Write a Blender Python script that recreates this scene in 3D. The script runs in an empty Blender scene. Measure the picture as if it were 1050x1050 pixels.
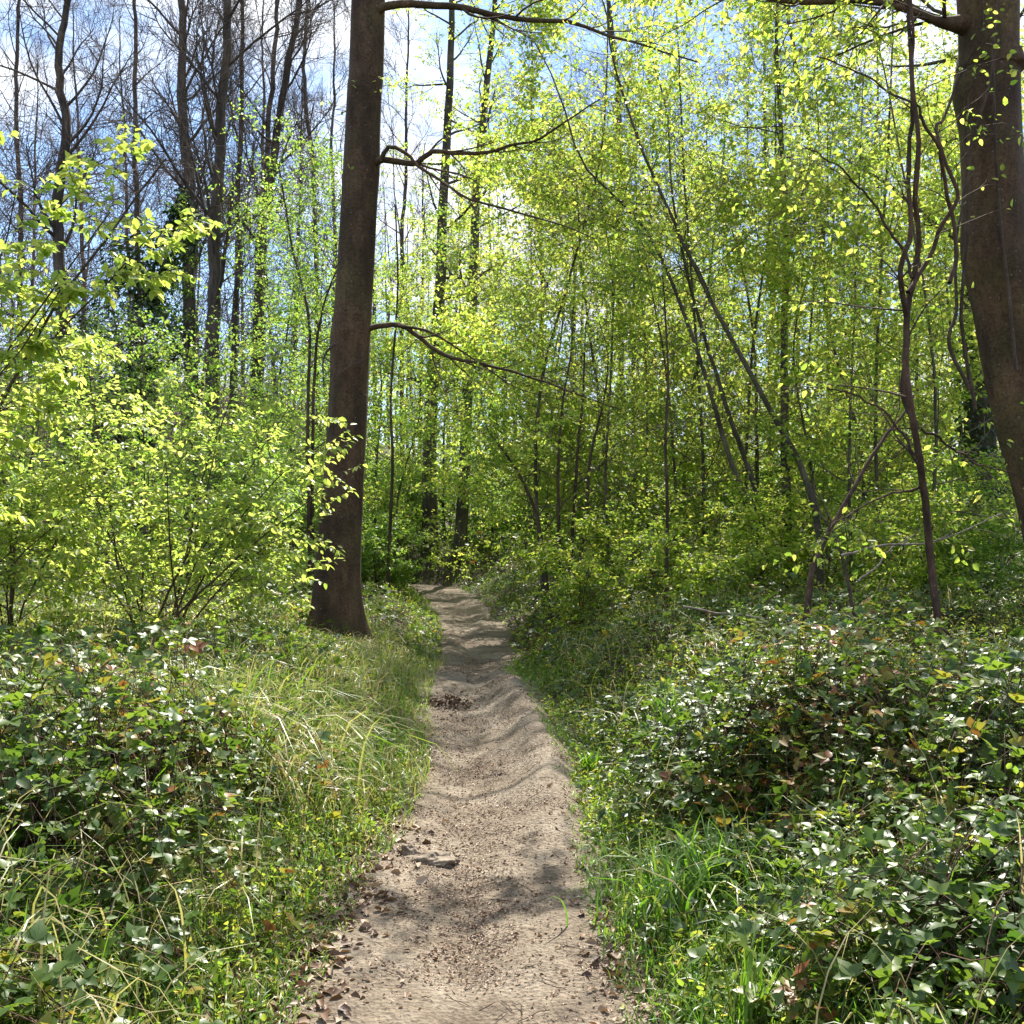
import bpy, math
import numpy as np
from mathutils import Vector, noise as mnoise

rng = np.random.default_rng(11)
sc = bpy.context.scene
col = sc.collection
F, CX, HOR, EYE = 1050.0, 525.0, 540.0, 1.6
SUN_EL, SUN_AZ = math.radians(54), math.radians(13)     # azimuth east of the view direction (+Y)

# ------------------------------------------------------------------ helpers
def norm(v):
    return v / np.maximum(np.linalg.norm(v, axis=-1, keepdims=True), 1e-9)

def at(px, row, d):
    """a point of the place, d metres in front of the viewer"""
    return np.array([(px - CX) * d / F, d, EYE + (HOR - row) * d / F])

def sstep(a, b, x):
    t = np.clip((x - a) / (b - a), 0, 1)
    return t * t * (3 - 2 * t)

_tab = rng.random((64, 64))
def vnoise(x, y, f):
    x = np.asarray(x, float) * f; y = np.asarray(y, float) * f
    xi = np.floor(x).astype(int); yi = np.floor(y).astype(int)
    u = x - xi; v = y - yi
    u = u * u * (3 - 2 * u); v = v * v * (3 - 2 * v)
    g = lambda i, j: _tab[i % 64, j % 64]
    return (g(xi, yi) * (1 - u) + g(xi + 1, yi) * u) * (1 - v) + (g(xi, yi + 1) * (1 - u) + g(xi + 1, yi + 1) * u) * v - .5

PY = np.array([-6, 0, 3.4, 4.7, 5.6, 7, 8.8, 10.5, 13, 15.5, 18, 21, 25.4, 27.4, 28.8, 31, 40.])
PX = np.array([-.1, -.12, -.15, -.18, -.13, -.13, -.30, -.43, -.46, -.52, -.75, -1.08, -1.9, -3.3, -5.4, -10., -32.])
PW = np.array([.66, .66, .60, .58, .52, .55, .56, .48, .50, .52, .54, .56, .58, .55, .5, .5, .5])
ZY = np.array([-6, 0, 6, 8.2, 9.6, 10.6, 12.5, 14.5, 17, 20, 23, 26, 30, 36, 60.])
ZZ = np.array([0, 0, 0, .03, .10, .08, -.10, -.14, -.10, -.04, .0, .03, .10, .3, .9])
def _smooth(xs, ys):
    g = np.linspace(-6, 60, 1321)
    v = np.interp(g, xs, ys)
    k = np.hanning(31); k /= k.sum()
    v = np.convolve(np.pad(v, 15, mode='edge'), k, mode='valid')
    return lambda q: np.interp(q, g, v)
pcx, phw, pz = _smooth(PY, PX), _smooth(PY, PW), _smooth(ZY, ZZ)

def hgt(x, y):
    x = np.asarray(x, float); y = np.asarray(y, float)
    u = x - pcx(y); w = phw(y)
    fade = 1 - sstep(33, 40, y)
    z = pz(y)
    a = np.abs(u) - w
    bl = .36 * sstep(.0, 1.0, a) + .018 * np.clip(a - .8, 0, 14)
    br = .42 * sstep(-.02, 1.5, a) + .030 * np.clip(a - 1, 0, 14)
    z = z + np.where(u < 0, bl, br)
    z = z + .40 * np.exp(-((y - 30) / 2.6) ** 2) * sstep(.1, 1.0, a) * (u > 0)
    z = z + sstep(.1, 1.2, a) * (.26 * vnoise(x, y, .55) + .14 * vnoise(x + 9, y, 1.7))
    # worn groove, raised sandy shoulder and small ruts of the trodden earth
    inside = (1 - sstep(-.1, .12, a)) * fade
    z = z - inside * (.042 * np.exp(-((u + .05 - .12 * np.sin(y * .7)) / .15) ** 2))
    z = z + inside * .13 * np.exp(-((u - .36) / .17) ** 2) * sstep(4.6, 6.2, y) * (1 - sstep(9.3, 10.5, y))
    z = z + inside * (.045 * vnoise(x * .8 + y * .6 + 11, y * .8 - x * .6, .33) + .008 * vnoise(x * 1.6 + y * .3 + 3, y * .55 - x * .3, 1.9))
    z = z + 7.5 * sstep(30, 75, y) * sstep(2, -24, x) + 3.0 * sstep(34, 80, y)
    z = z + .5 * vnoise(x, y, .08) * sstep(8, 25, np.hypot(x, y))
    return z
def H(x, y):
    return float(hgt(np.array([x]), np.array([y]))[0])

# ------------------------------------------------------------------ mesh assembling (everything is quads)
class MB:
    def __init__(s):
        s.V = []; s.Q = []; s.M = []; s.R = []; s.n = 0
    def add(s, V, Q, m=0, rnd=None):
        V = np.asarray(V, float).reshape(-1, 3); Q = np.asarray(Q, int).reshape(-1, 4)
        s.V.append(V); s.Q.append(Q + s.n); s.M.append(np.full(len(Q), m, int))
        s.R.append(np.full(len(V), .5) if rnd is None else rnd); s.n += len(V)
    def tubes(s, P, R, sides=3, m=0, lobe=None):
        P = np.asarray(P, float); R = np.asarray(R, float)
        if P.ndim == 2: P = P[None]; R = R[None]
        k, n, _ = P.shape
        T = np.empty_like(P)
        T[:, 1:-1] = P[:, 2:] - P[:, :-2]; T[:, 0] = P[:, 1] - P[:, 0]; T[:, -1] = P[:, -1] - P[:, -2]
        T = norm(T)
        mean = norm(P[:, -1] - P[:, 0])
        ref = np.where(np.abs(mean[:, 2:3]) > .8, np.array([[1., 0, 0]]), np.array([[0, 0, 1.]]))
        A = np.cross(mean, ref)[:, None, :]
        U = norm(A - (A * T).sum(-1, keepdims=True) * T)
        W = np.cross(T, U)
        th = np.arange(sides) * 2 * math.pi / sides
        rad = R[:, :, None] * np.ones(sides)
        if lobe is not None: rad = rad * lobe(P, th)
        V = P[:, :, None, :] + rad[..., None] * (U[:, :, None, :] * np.cos(th)[:, None] + W[:, :, None, :] * np.sin(th)[:, None])
        b = (np.arange(k) * n * sides)[:, None, None] + (np.arange(n - 1) * sides)[None, :, None]
        i = np.arange(sides)[None, None, :]; j = (i + 1) % sides
        Q = np.stack([b + i, b + j, b + sides + j, b + sides + i], -1)
        s.add(V, Q, m, np.repeat(rng.random(k), n * sides))
    def leaves(s, P, D, N, size, m=0, width=.6, kind='quad', droop=.12, fold=.10, rnd=None):
        n = len(P)
        if n == 0: return
        S = norm(np.cross(D, N)); N = np.cross(S, D)
        size = np.broadcast_to(np.asarray(size, float), (n,))
        if kind == 'quad':
            t = np.array([[0, 0, 0], [.45, .5 * width, fold], [1, 0, -droop], [.45, -.5 * width, fold]])
            q = np.array([[0, 1, 2, 3]])
        elif kind == 'ovate':
            t = np.array([[0, 0, 0], [.28, .46 * width, fold], [.68, .40 * width, fold * .7 - droop * .35], [1.04, 0, -droop],
                          [.68, -.40 * width, fold * .7 - droop * .35], [.28, -.46 * width, fold]])
            q = np.array([[0, 1, 2, 3], [0, 3, 4, 5]])
        elif kind == 'tooth':                       # toothed bramble leaflet
            t = np.array([[0, 0, 0], [.16, .34 * width, .04], [.36, .52 * width, fold], [.62, .40 * width, fold * .5], [.84, .2 * width, -droop * .5],
                          [1.06, 0, -droop], [.84, -.2 * width, -droop * .5], [.62, -.40 * width, fold * .5], [.36, -.52 * width, fold], [.16, -.34 * width, .04], [.55, 0, -.02]])
            q = np.array([[0, 1, 2, 10], [10, 2, 3, 4], [10, 4, 5, 6], [10, 6, 7, 8], [0, 10, 8, 9]])
        k = len(t)
        V = P[:, None] + size[:, None, None] * (t[None, :, 0:1] * D[:, None] + t[None, :, 1:2] * S[:, None] + t[None, :, 2:3] * N[:, None])
        Q = (np.arange(n) * k)[:, None, None] + q[None]
        s.add(V, Q, m, np.repeat(rng.random(n) if rnd is None else rnd, k))
    def build(s, name, mats, parent=None, origin=None, smooth=True):
        V = np.concatenate(s.V); Q = np.concatenate(s.Q); M = np.concatenate(s.M); R = np.concatenate(s.R)
        o3 = np.zeros(3) if origin is None else np.asarray(origin, float)
        V = V - o3
        me = bpy.data.meshes.new(name)
        me.vertices.add(len(V)); me.vertices.foreach_set('co', V.astype(np.float32).ravel())
        me.loops.add(len(Q) * 4); me.loops.foreach_set('vertex_index', Q.astype(np.int32).ravel())
        me.polygons.add(len(Q)); me.polygons.foreach_set('loop_start', (np.arange(len(Q)) * 4).astype(np.int32))
        me.polygons.foreach_set('material_index', M.astype(np.int32))
        me.polygons.foreach_set('use_smooth', np.full(len(Q), smooth))
        me.attributes.new('rnd', 'FLOAT', 'POINT').data.foreach_set('value', R.astype(np.float32))
        for mt in mats: me.materials.append(mt)
        me.update(calc_edges=True)
        ob = bpy.data.objects.new(name, me); col.objects.link(ob)
        if parent is not None: ob.parent = parent
        else: ob.location = o3
        return ob

def tag(o, label=None, cat=None, group=None, kind=None):
    if label: o['label'] = label
    if cat: o['category'] = cat
    if group: o['group'] = group
    if kind: o['kind'] = kind
    return o
def empty(name, loc):
    o = bpy.data.objects.new(name, None); col.objects.link(o); o.location = loc; o.empty_display_size = .2
    return o
def copy_tree(o):
    c = o.copy(); col.objects.link(c)
    for ch in list(o.children):
        d = ch.copy(); col.objects.link(d); d.parent = c
    return c

# ------------------------------------------------------------------ materials
def nodes(name):
    m = bpy.data.materials.new(name); m.use_nodes = True
    nt = m.node_tree; nt.nodes.clear()
    return m, nt, nt.nodes.new, nt.links.new
def ramp(new, stops):
    r = new('ShaderNodeValToRGB'); e = r.color_ramp.elements
    while len(e) < len(stops): e.new(.5)
    for k, (p, c) in zip(e, stops): k.position = p; k.color = (*c, 1)
    return r
def leaf_mat(name, stops, trans, rough=.45, fac=.45, spec=.5):
    m, nt, new, link = nodes(name)
    out = new('ShaderNodeOutputMaterial'); a = new('ShaderNodeAttribute'); a.attribute_name = 'rnd'
    r = ramp(new, stops); link(a.outputs['Fac'], r.inputs[0])
    t = ramp(new, trans); link(a.outputs['Fac'], t.inputs[0])
    p = new('ShaderNodeBsdfPrincipled'); p.inputs['Roughness'].default_value = rough
    p.inputs['Specular IOR Level'].default_value = spec
    link(r.outputs[0], p.inputs['Base Color'])
    tr = new('ShaderNodeBsdfTranslucent'); link(t.outputs[0], tr.inputs['Color'])
    mx = new('ShaderNodeMixShader'); mx.inputs[0].default_value = fac
    link(p.outputs[0], mx.inputs[1]); link(tr.outputs[0], mx.inputs[2]); link(mx.outputs[0], out.inputs[0])
    return m
def bark_mat(name, c0, c1, c2, moss=None, scale=6, stretch=.18, bump=.4, rough=.85, rings=False):
    m, nt, new, link = nodes(name)
    out = new('ShaderNodeOutputMaterial'); tc = new('ShaderNodeTexCoord'); mp = new('ShaderNodeMapping')
    mp.inputs['Scale'].default_value = (1, 1, stretch); link(tc.outputs['Object'], mp.inputs[0])
    n1 = new('ShaderNodeTexNoise'); n1.inputs['Scale'].default_value = scale; n1.inputs['Detail'].default_value = 9; n1.inputs['Roughness'].default_value = .65
    link(mp.outputs[0], n1.inputs[0])
    r = ramp(new, [(.28, c0), (.5, c1), (.72, c2)]); link(n1.outputs[0], r.inputs[0])
    colr = r.outputs[0]
    if moss:
        n2 = new('ShaderNodeTexNoise'); n2.inputs['Scale'].default_value = 2.2; n2.inputs['Detail'].default_value = 6
        link(tc.outputs['Object'], n2.inputs[0])
        rr = ramp(new, [(.48, (0, 0, 0)), (.68, (1, 1, 1))]); link(n2.outputs[0], rr.inputs[0])
        mx = new('ShaderNodeMix'); mx.data_type = 'RGBA'; link(rr.outputs[0], mx.inputs[0]); link(colr, mx.inputs[6]); mx.inputs[7].default_value = (*moss, 1)
        colr = mx.outputs[2]
    # broad weathered areas, dark streaks running down the bark, then small pale lichen flecks
    n4 = new('ShaderNodeTexNoise'); n4.inputs['Scale'].default_value = 1.1; n4.inputs['Detail'].default_value = 5; n4.inputs['Distortion'].default_value = .6
    link(tc.outputs['Object'], n4.inputs[0])
    r4 = ramp(new, [(.35, (.62, .60, .58)), (.5, (1, 1, 1)), (.66, (1.5, 1.42, 1.3))]); link(n4.outputs[0], r4.inputs[0])
    mp2 = new('ShaderNodeMapping'); mp2.inputs['Scale'].default_value = (1, 1, .09); link(tc.outputs['Object'], mp2.inputs[0])
    n5 = new('ShaderNodeTexNoise'); n5.inputs['Scale'].default_value = 9; n5.inputs['Detail'].default_value = 5; link(mp2.outputs[0], n5.inputs[0])
    r5 = ramp(new, [(.34, (.74, .73, .72)), (.5, (1, 1, 1)), (.7, (1.08, 1.07, 1.05))]); link(n5.outputs[0], r5.inputs[0])
    n7 = new('ShaderNodeTexNoise'); n7.inputs['Scale'].default_value = scale * 6; n7.inputs['Detail'].default_value = 7; n7.inputs['Roughness'].default_value = .75
    link(tc.outputs['Object'], n7.inputs[0])
    r7 = ramp(new, [(.38, (.55, .53, .5)), (.5, (1, 1, 1)), (.62, (1.35, 1.32, 1.28))]); link(n7.outputs[0], r7.inputs[0])
    mp3 = new('ShaderNodeMapping'); mp3.inputs['Scale'].default_value = (1, 1, 7); link(tc.outputs['Object'], mp3.inputs[0])
    n8 = new('ShaderNodeTexNoise'); n8.inputs['Scale'].default_value = 5; n8.inputs['Detail'].default_value = 6; link(mp3.outputs[0], n8.inputs[0])
    r8 = ramp(new, [(.30, (.72, .7, .68)), (.42, (1, 1, 1))]); link(n8.outputs[0], r8.inputs[0])      # dark horizontal creases
    for rr_ in (r4, r5, r7, r8):
        mu = new('ShaderNodeMix'); mu.data_type = 'RGBA'; mu.blend_type = 'MULTIPLY'; mu.inputs[0].default_value = 1; link(colr, mu.inputs[6]); link(rr_.outputs[0], mu.inputs[7]); colr = mu.outputs[2]
    n3 = new('ShaderNodeTexVoronoi'); n3.inputs['Scale'].default_value = 14
    link(tc.outputs['Object'], n3.inputs[0])
    rf = ramp(new, [(.06, (1, 1, 1)), (.11, (0, 0, 0))]); link(n3.outputs['Distance'], rf.inputs[0])
    mf = new('ShaderNodeMix'); mf.data_type = 'RGBA'; 
    mm = new('ShaderNodeMath'); mm.operation = 'MULTIPLY'; mm.inputs[1].default_value = .5; link(rf.outputs[0], mm.inputs[0])
    link(mm.outputs[0], mf.inputs[0]); link(colr, mf.inputs[6]); mf.inputs[7].default_value = (.3, .29, .25, 1)
    p = new('ShaderNodeBsdfPrincipled'); p.inputs['Roughness'].default_value = rough; p.inputs['Specular IOR Level'].default_value = .3
    link(mf.outputs[2], p.inputs['Base Color'])
    b = new('ShaderNodeBump'); b.inputs['Strength'].default_value = bump; b.inputs['Distance'].default_value = .02
    n6 = new('ShaderNodeTexNoise'); n6.inputs['Scale'].default_value = scale * 9; n6.inputs['Detail'].default_value = 6; n6.inputs['Roughness'].default_value = .7
    link(tc.outputs['Object'], n6.inputs[0])
    sm = new('ShaderNodeMath'); sm.operation = 'MULTIPLY_ADD'; sm.inputs[1].default_value = .45; link(n6.outputs[0], sm.inputs[0]); link(n1.outputs[0], sm.inputs[2])
    link(sm.outputs[0], b.inputs['Height']); link(b.outputs[0], p.inputs['Normal']); link(p.outputs[0], out.inputs[0])
    return m

YOUNG = leaf_mat('young_beech_leaf', [(0, (.07, .14, .015)), (.6, (.12, .20, .02)), (.95, (.19, .24, .03)), (1, (.25, .17, .05))],
                 [(0, (.34, .58, .06)), (.5, (.60, .76, .09)), (.88, (.80, .82, .14)), (1, (.85, .78, .18))], rough=.42, fac=.62)
YELLOW = leaf_mat('bright_new_leaf', [(0, (.07, .14, .02)), (.6, (.14, .21, .03)), (1, (.25, .28, .05))],
                  [(0, (.42, .62, .08)), (.5, (.60, .74, .12)), (1, (.82, .84, .2))], rough=.4, fac=.54)
GREEN = leaf_mat('fresh_green_leaf', [(0, (.04, .10, .015)), (.7, (.08, .16, .025)), (1, (.14, .19, .03))],
                 [(0, (.28, .56, .06)), (.7, (.48, .70, .09)), (1, (.66, .74, .12))], rough=.45, fac=.54)
BRAMBLE = leaf_mat('bramble_leaf', [(0, (.026, .055, .010)), (.45, (.05, .10, .016)), (.8, (.11, .16, .025)), (.92, (.24, .22, .035)), (1, (.20, .075, .025))],
                   [(0, (.09, .20, .02)), (.8, (.28, .42, .04)), (.93, (.5, .46, .05)), (1, (.32, .14, .03))], rough=.42, fac=.36, spec=.5)
HERB = leaf_mat('herb_leaf', [(0, (.06, .13, .018)), (.6, (.13, .20, .03)), (1, (.27, .25, .05))],
                [(0, (.30, .52, .05)), (.6, (.52, .64, .07)), (1, (.72, .64, .10))], rough=.5, fac=.46)
IVY = leaf_mat('ivy_leaf', [(0, (.012, .03, .010)), (.7, (.025, .055, .015)), (1, (.05, .08, .02))],
               [(0, (.02, .06, .01)), (1, (.06, .14, .02))], rough=.3, fac=.2, spec=.6)
GRASS = leaf_mat('grass_blade', [(0, (.04, .11, .015)), (.5, (.10, .19, .025)), (.7, (.19, .23, .04)), (.82, (.36, .32, .12)), (1, (.48, .40, .22))],
                 [(0, (.16, .40, .02)), (.55, (.28, .50, .03)), (.8, (.5, .48, .12)), (1, (.5, .4, .2))], rough=.4, fac=.4)
DEADLEAF = leaf_mat('dead_leaf', [(0, (.055, .026, .014)), (.4, (.14, .075, .04)), (.75, (.26, .17, .105)), (1, (.42, .33, .25))],
                    [(0, (.06, .03, .01)), (1, (.3, .18, .08))], rough=.55, fac=.15)
BEECH = bark_mat('beech_bark', (.036, .020, .011), (.070, .042, .023), (.115, .075, .044), moss=(.068, .052, .022), scale=7, stretch=.45, bump=.3)
DARKBARK = bark_mat('rough_bark', (.035, .027, .022), (.075, .06, .05), (.13, .108, .09), scale=14, stretch=.15, bump=.8)
GREYBARK = bark_mat('grey_bark', (.042, .036, .026), (.09, .078, .06), (.15, .135, .105), moss=(.05, .055, .02), scale=9, stretch=.2, bump=.5)
TWIG = bark_mat('twig_bark', (.035, .023, .016), (.07, .048, .034), (.12, .088, .065), scale=20, stretch=.3, bump=.3)
REDTWIG = bark_mat('red_brown_bark', (.034, .019, .013), (.068, .039, .026), (.12, .075, .052), scale=22, stretch=.3, bump=.4)
BARETWIG = bark_mat('bare_twig_bark', (.060, .045, .038), (.11, .085, .072), (.17, .14, .12), scale=12, stretch=.3, bump=.3)
PALEWOOD = bark_mat('weathered_wood', (.12, .095, .075), (.24, .20, .165), (.36, .32, .28), scale=24, stretch=.15, bump=.5)

def ground_material():
    m, nt, new, link = nodes('woodland_soil')
    out = new('ShaderNodeOutputMaterial'); g = new('ShaderNodeNewGeometry')
    n1 = new('ShaderNodeTexNoise'); n1.inputs['Scale'].default_value = 9; n1.inputs['Detail'].default_value = 10; n1.inputs['Roughness'].default_value = .7
    link(g.outputs['Position'], n1.inputs[0])
    r = ramp(new, [(.3, (.018, .012, .007)), (.5, (.06, .04, .022)), (.62, (.05, .05, .018)), (.75, (.14, .095, .055))]); link(n1.outputs[0], r.inputs[0])
    p = new('ShaderNodeBsdfPrincipled'); p.inputs['Roughness'].default_value = .9; link(r.outputs[0], p.inputs['Base Color'])
    v = new('ShaderNodeTexVoronoi'); v.inputs['Scale'].default_value = 26; link(g.outputs['Position'], v.inputs[0])
    b = new('ShaderNodeBump'); b.inputs['Distance'].default_value = .03; b.inputs['Strength'].default_value = .8
    link(v.outputs['Distance'], b.inputs['Height']); link(b.outputs[0], p.inputs['Normal']); link(p.outputs[0], out.inputs[0])
    return m
def path_material():
    m, nt, new, link = nodes('trodden_earth')
    out = new('ShaderNodeOutputMaterial'); g = new('ShaderNodeNewGeometry')
    n1 = new('ShaderNodeTexNoise'); n1.inputs['Scale'].default_value = 2.6; n1.inputs['Detail'].default_value = 8; n1.inputs['Roughness'].default_value = .62
    n2 = new('ShaderNodeTexNoise'); n2.inputs['Scale'].default_value = 38; n2.inputs['Detail'].default_value = 8; n2.inputs['Roughness'].default_value = .72
    link(g.outputs['Position'], n1.inputs[0]); link(g.outputs['Position'], n2.inputs[0])
    r1 = ramp(new, [(.32, (.13, .10, .070)), (.5, (.225, .182, .133)), (.68, (.31, .262, .20))]); link(n1.outputs[0], r1.inputs[0])
    r2 = ramp(new, [(.36, (.30, .26, .24)), (.5, (.85, .83, .81)), (.66, (1.2, 1.18, 1.15))]); link(n2.outputs[0], r2.inputs[0])
    mx = new('ShaderNodeMix'); mx.data_type = 'RGBA'; mx.blend_type = 'MULTIPLY'; mx.inputs[0].default_value = .75
    link(r1.outputs[0], mx.inputs[6]); link(r2.outputs[0], mx.inputs[7])
    p = new('ShaderNodeBsdfPrincipled'); p.inputs['Roughness'].default_value = .88; p.inputs['Specular IOR Level'].default_value = .3
    link(mx.outputs[2], p.inputs['Base Color'])
    v = new('ShaderNodeTexVoronoi'); v.inputs['Scale'].default_value = 55; link(g.outputs['Position'], v.inputs[0])
    ad = new('ShaderNodeMath'); ad.operation = 'MULTIPLY_ADD'; link(n2.outputs[0], ad.inputs[0]); ad.inputs[1].default_value = 1.3; link(v.outputs['Distance'], ad.inputs[2])
    b = new('ShaderNodeBump'); b.inputs['Distance'].default_value = .014; b.inputs['Strength'].default_value = .9
    link(ad.outputs[0], b.inputs['Height']); link(b.outputs[0], p.inputs['Normal']); link(p.outputs[0], out.inputs[0])
    return m
def stone_material():
    m, nt, new, link = nodes('sandy_stone')
    out = new('ShaderNodeOutputMaterial'); g = new('ShaderNodeTexCoord')
    n1 = new('ShaderNodeTexNoise'); n1.inputs['Scale'].default_value = 18; n1.inputs['Detail'].default_value = 9
    link(g.outputs['Object'], n1.inputs[0])
    r = ramp(new, [(.3, (.08, .06, .042)), (.52, (.19, .148, .105)), (.72, (.29, .235, .17))]); link(n1.outputs[0], r.inputs[0])
    p = new('ShaderNodeBsdfPrincipled'); p.inputs['Roughness'].default_value = .85; link(r.outputs[0], p.inputs['Base Color'])
    b = new('ShaderNodeBump'); b.inputs['Distance'].default_value = .02; link(n1.outputs[0], b.inputs['Height']); link(b.outputs[0], p.inputs['Normal'])
    link(p.outputs[0], out.inputs[0]); return m

# ------------------------------------------------------------------ terrain: one sheet, with the path as a second sheet on it
def axis(a, b, fine, lim):
    inner = np.arange(a, b + fine / 2, fine); out = []
    s = fine; q = b
    while q < lim: s *= 1.22; q += s; out.append(q)
    s = fine; q = a; lo = []
    while q > -lim: s *= 1.22; q -= s; lo.append(q)
    return np.concatenate([lo[::-1], inner, out])
gx = axis(-7, 7, .11, 420); gy = axis(-2, 34, .13, 420)
X, Y = np.meshgrid(gx, gy, indexing='ij')
Z = hgt(X, Y)
inp = (1 - sstep(-.16, -.04, np.abs(X - pcx(Y)) - phw(Y))) * (Y < 36)
Z = Z - .05 * inp
def grid_quads(a, b):
    i, j = np.meshgrid(np.arange(a - 1), np.arange(b - 1), indexing='ij')
    k = i * b + j
    return np.stack([k, k + b, k + b + 1, k + 1], -1).reshape(-1, 4)
g = MB(); g.add(np.stack([X, Y, Z], -1), grid_quads(len(gx), len(gy)))
tag(g.build('ground', [ground_material()]), kind='structure')
us = np.linspace(-1, 1, 61); ys = np.concatenate([np.arange(-2, 14, .035), np.arange(14, 34, .09)])
U, YY = np.meshgrid(us, ys, indexing='ij')
wob = .26 * vnoise(YY, 0 * YY + np.sign(U) * 7, 1.3) + .09 * vnoise(YY, 0 * YY + np.sign(U) * 3, 5)
XX = pcx(YY) + U * (phw(YY) + .10 + wob)
ZZZ = hgt(XX, YY) + .012 - .07 * sstep(.82, 1, np.abs(U)) + .012 * vnoise(XX + .5 * YY, YY - .5 * XX, 6) + .010 * vnoise(XX - .4 * YY, YY + .4 * XX, 15)
g = MB(); g.add(np.stack([XX, YY, ZZZ], -1), grid_quads(len(us), len(ys)))
tag(g.build('path', [path_material()]), kind='structure')

# ------------------------------------------------------------------ growing
def resample(P, n):
    P = np.asarray(P, float); k = len(P)
    Q = np.vstack([2 * P[0] - P[1], P, 2 * P[-1] - P[-2]])
    t = np.linspace(0, k - 1, n); i = np.minimum(t.astype(int), k - 2); u = (t - i)[:, None]
    a, b, c, d = Q[i], Q[i + 1], Q[i + 2], Q[i + 3]
    return .5 * (2 * b + (c - a) * u + (2 * a - 5 * b + 4 * c - d) * u ** 2 + (3 * b - a - 3 * c + d) * u ** 3)
def kids(pp, pr, c, t0, t1, ang, L, npts, wob=.15, trop=0., rr=.5, taper=.25, flat=0., lt=.5, aspread=.25, minr=.002, face=None, sag=0.):
    """c side shoots on each parent polyline"""
    m, n, _ = pp.shape
    t = (np.arange(c) + rng.random((m, c))) / c * (t1 - t0) + t0
    f = t * (n - 1); i = np.clip(f.astype(int), 0, n - 2); w = f - i
    mi = np.arange(m)[:, None]
    P = pp[mi, i] * (1 - w)[..., None] + pp[mi, i + 1] * w[..., None]
    T = norm(pp[mi, i + 1] - pp[mi, i]); R = pr[mi, i] * (1 - w) + pr[mi, i + 1] * w
    ref = rng.normal(size=(m, c, 3))
    if face is not None: ref = ref + np.asarray(face)
    S = norm(ref - (ref * T).sum(-1, keepdims=True) * T)
    S = norm(S * np.array([1, 1, 1 - flat]))
    a = ang * (1 + rng.normal(0, aspread, (m, c)))
    D = norm(T * np.cos(a)[..., None] + S * np.sin(a)[..., None])
    LL = np.asarray(L) * (1 - lt * (t - t0) / max(t1 - t0, 1e-6)) * rng.uniform(.6, 1.25, (m, c))
    P = P.reshape(-1, 3); D = D.reshape(-1, 3); LL = LL.reshape(-1, 1); R = R.reshape(-1)
    pts = [P]
    for k in range(npts - 1):
        D = norm(D + rng.normal(0, wob, D.shape) + np.array([0, 0, trop - sag * k]))
        P = P + D * LL / (npts - 1); pts.append(P)
    r0 = np.maximum(R * rr, minr)
    return np.stack(pts, 1), r0[:, None] * np.linspace(1, taper, npts)[None]
# sun-side gaps of the canopy: the woodland floor of the photograph is lit in patches
_sd = np.array([math.sin(SUN_AZ) * math.cos(SUN_EL), math.cos(SUN_AZ) * math.cos(SUN_EL), math.sin(SUN_EL)])
_e1 = np.array([math.cos(SUN_AZ), -math.sin(SUN_AZ), 0]); _e2 = np.cross(_sd, _e1)
GAPS = [(-.25, 6.8, .75), (-.3, 8.2, .85), (-.35, 9.4, .6), (-1.0, 20.5, 1.3), (-1.5, 23.5, 1.5), (-.2, 26, 1.6), (-2.2, 26, 1.4), (.4, 29, 1.5), (.2, 22.5, 1.2), (-2.6, 30.5, 1.6), (-3.4, 34, 1.8), (.6, 12.9, 1.2), (2.0, 11.8, 1.1), (3.1, 13.2, 1.2), (1.8, 14.8, 1.1), (4.2, 11.2, 1.1), (5.4, 13.4, 1.1), (2.1, 8.6, 1.5), (3.6, 7.6, 1.2), (1.3, 6.6, .8), (2.9, 6.0, .9), (1.4, 10.6, .7), (-1.7, 8.4, 1.0), (-2.7, 10, 1.0),
        (-1.4, 6.2, .8), (4.8, 10, .8), (1.0, 19, 1.1), (3.2, 16, .9), (5, 13.5, .9), (-3.4, 6.4, .8), (.9, 5.2, .5), (-.45, 15.2, .5), (-4.5, 22, 1.2)]
_gp = np.array([[np.dot([x, y, H(x, y)], _e1), np.dot([x, y, H(x, y)], _e2), r] for x, y, r in GAPS])
def shade_keep(P):
    a, b = P @ _e1, P @ _e2
    v = vnoise(a + 40, b + 40, .62) + .55 * vnoise(a + 90, b + 20, 1.7)
    k = np.interp(v, [-.06, .06], [.40, 1.])
    k = np.maximum(k, 1 - sstep(3.0, 5.4, P[:, 2] + 1.6 * vnoise(P[:, 0], P[:, 1] + P[:, 2], .8)))
    d = np.hypot(a[:, None] - _gp[None, :, 0], b[:, None] - _gp[None, :, 1]) / _gp[None, :, 2]
    m = d.min(1) + .5 * vnoise(a + 7, b + 11, 2.5)
    k = np.minimum(k, np.interp(m, [.7, .95], [.07, 1.]))
    z = P[:, 2]
    return rng.random(len(P)) < np.where(z < 1.5, .8, k * np.interp(z, [4.5, 6.5, 8], [1., 1., 1.]))
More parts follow.
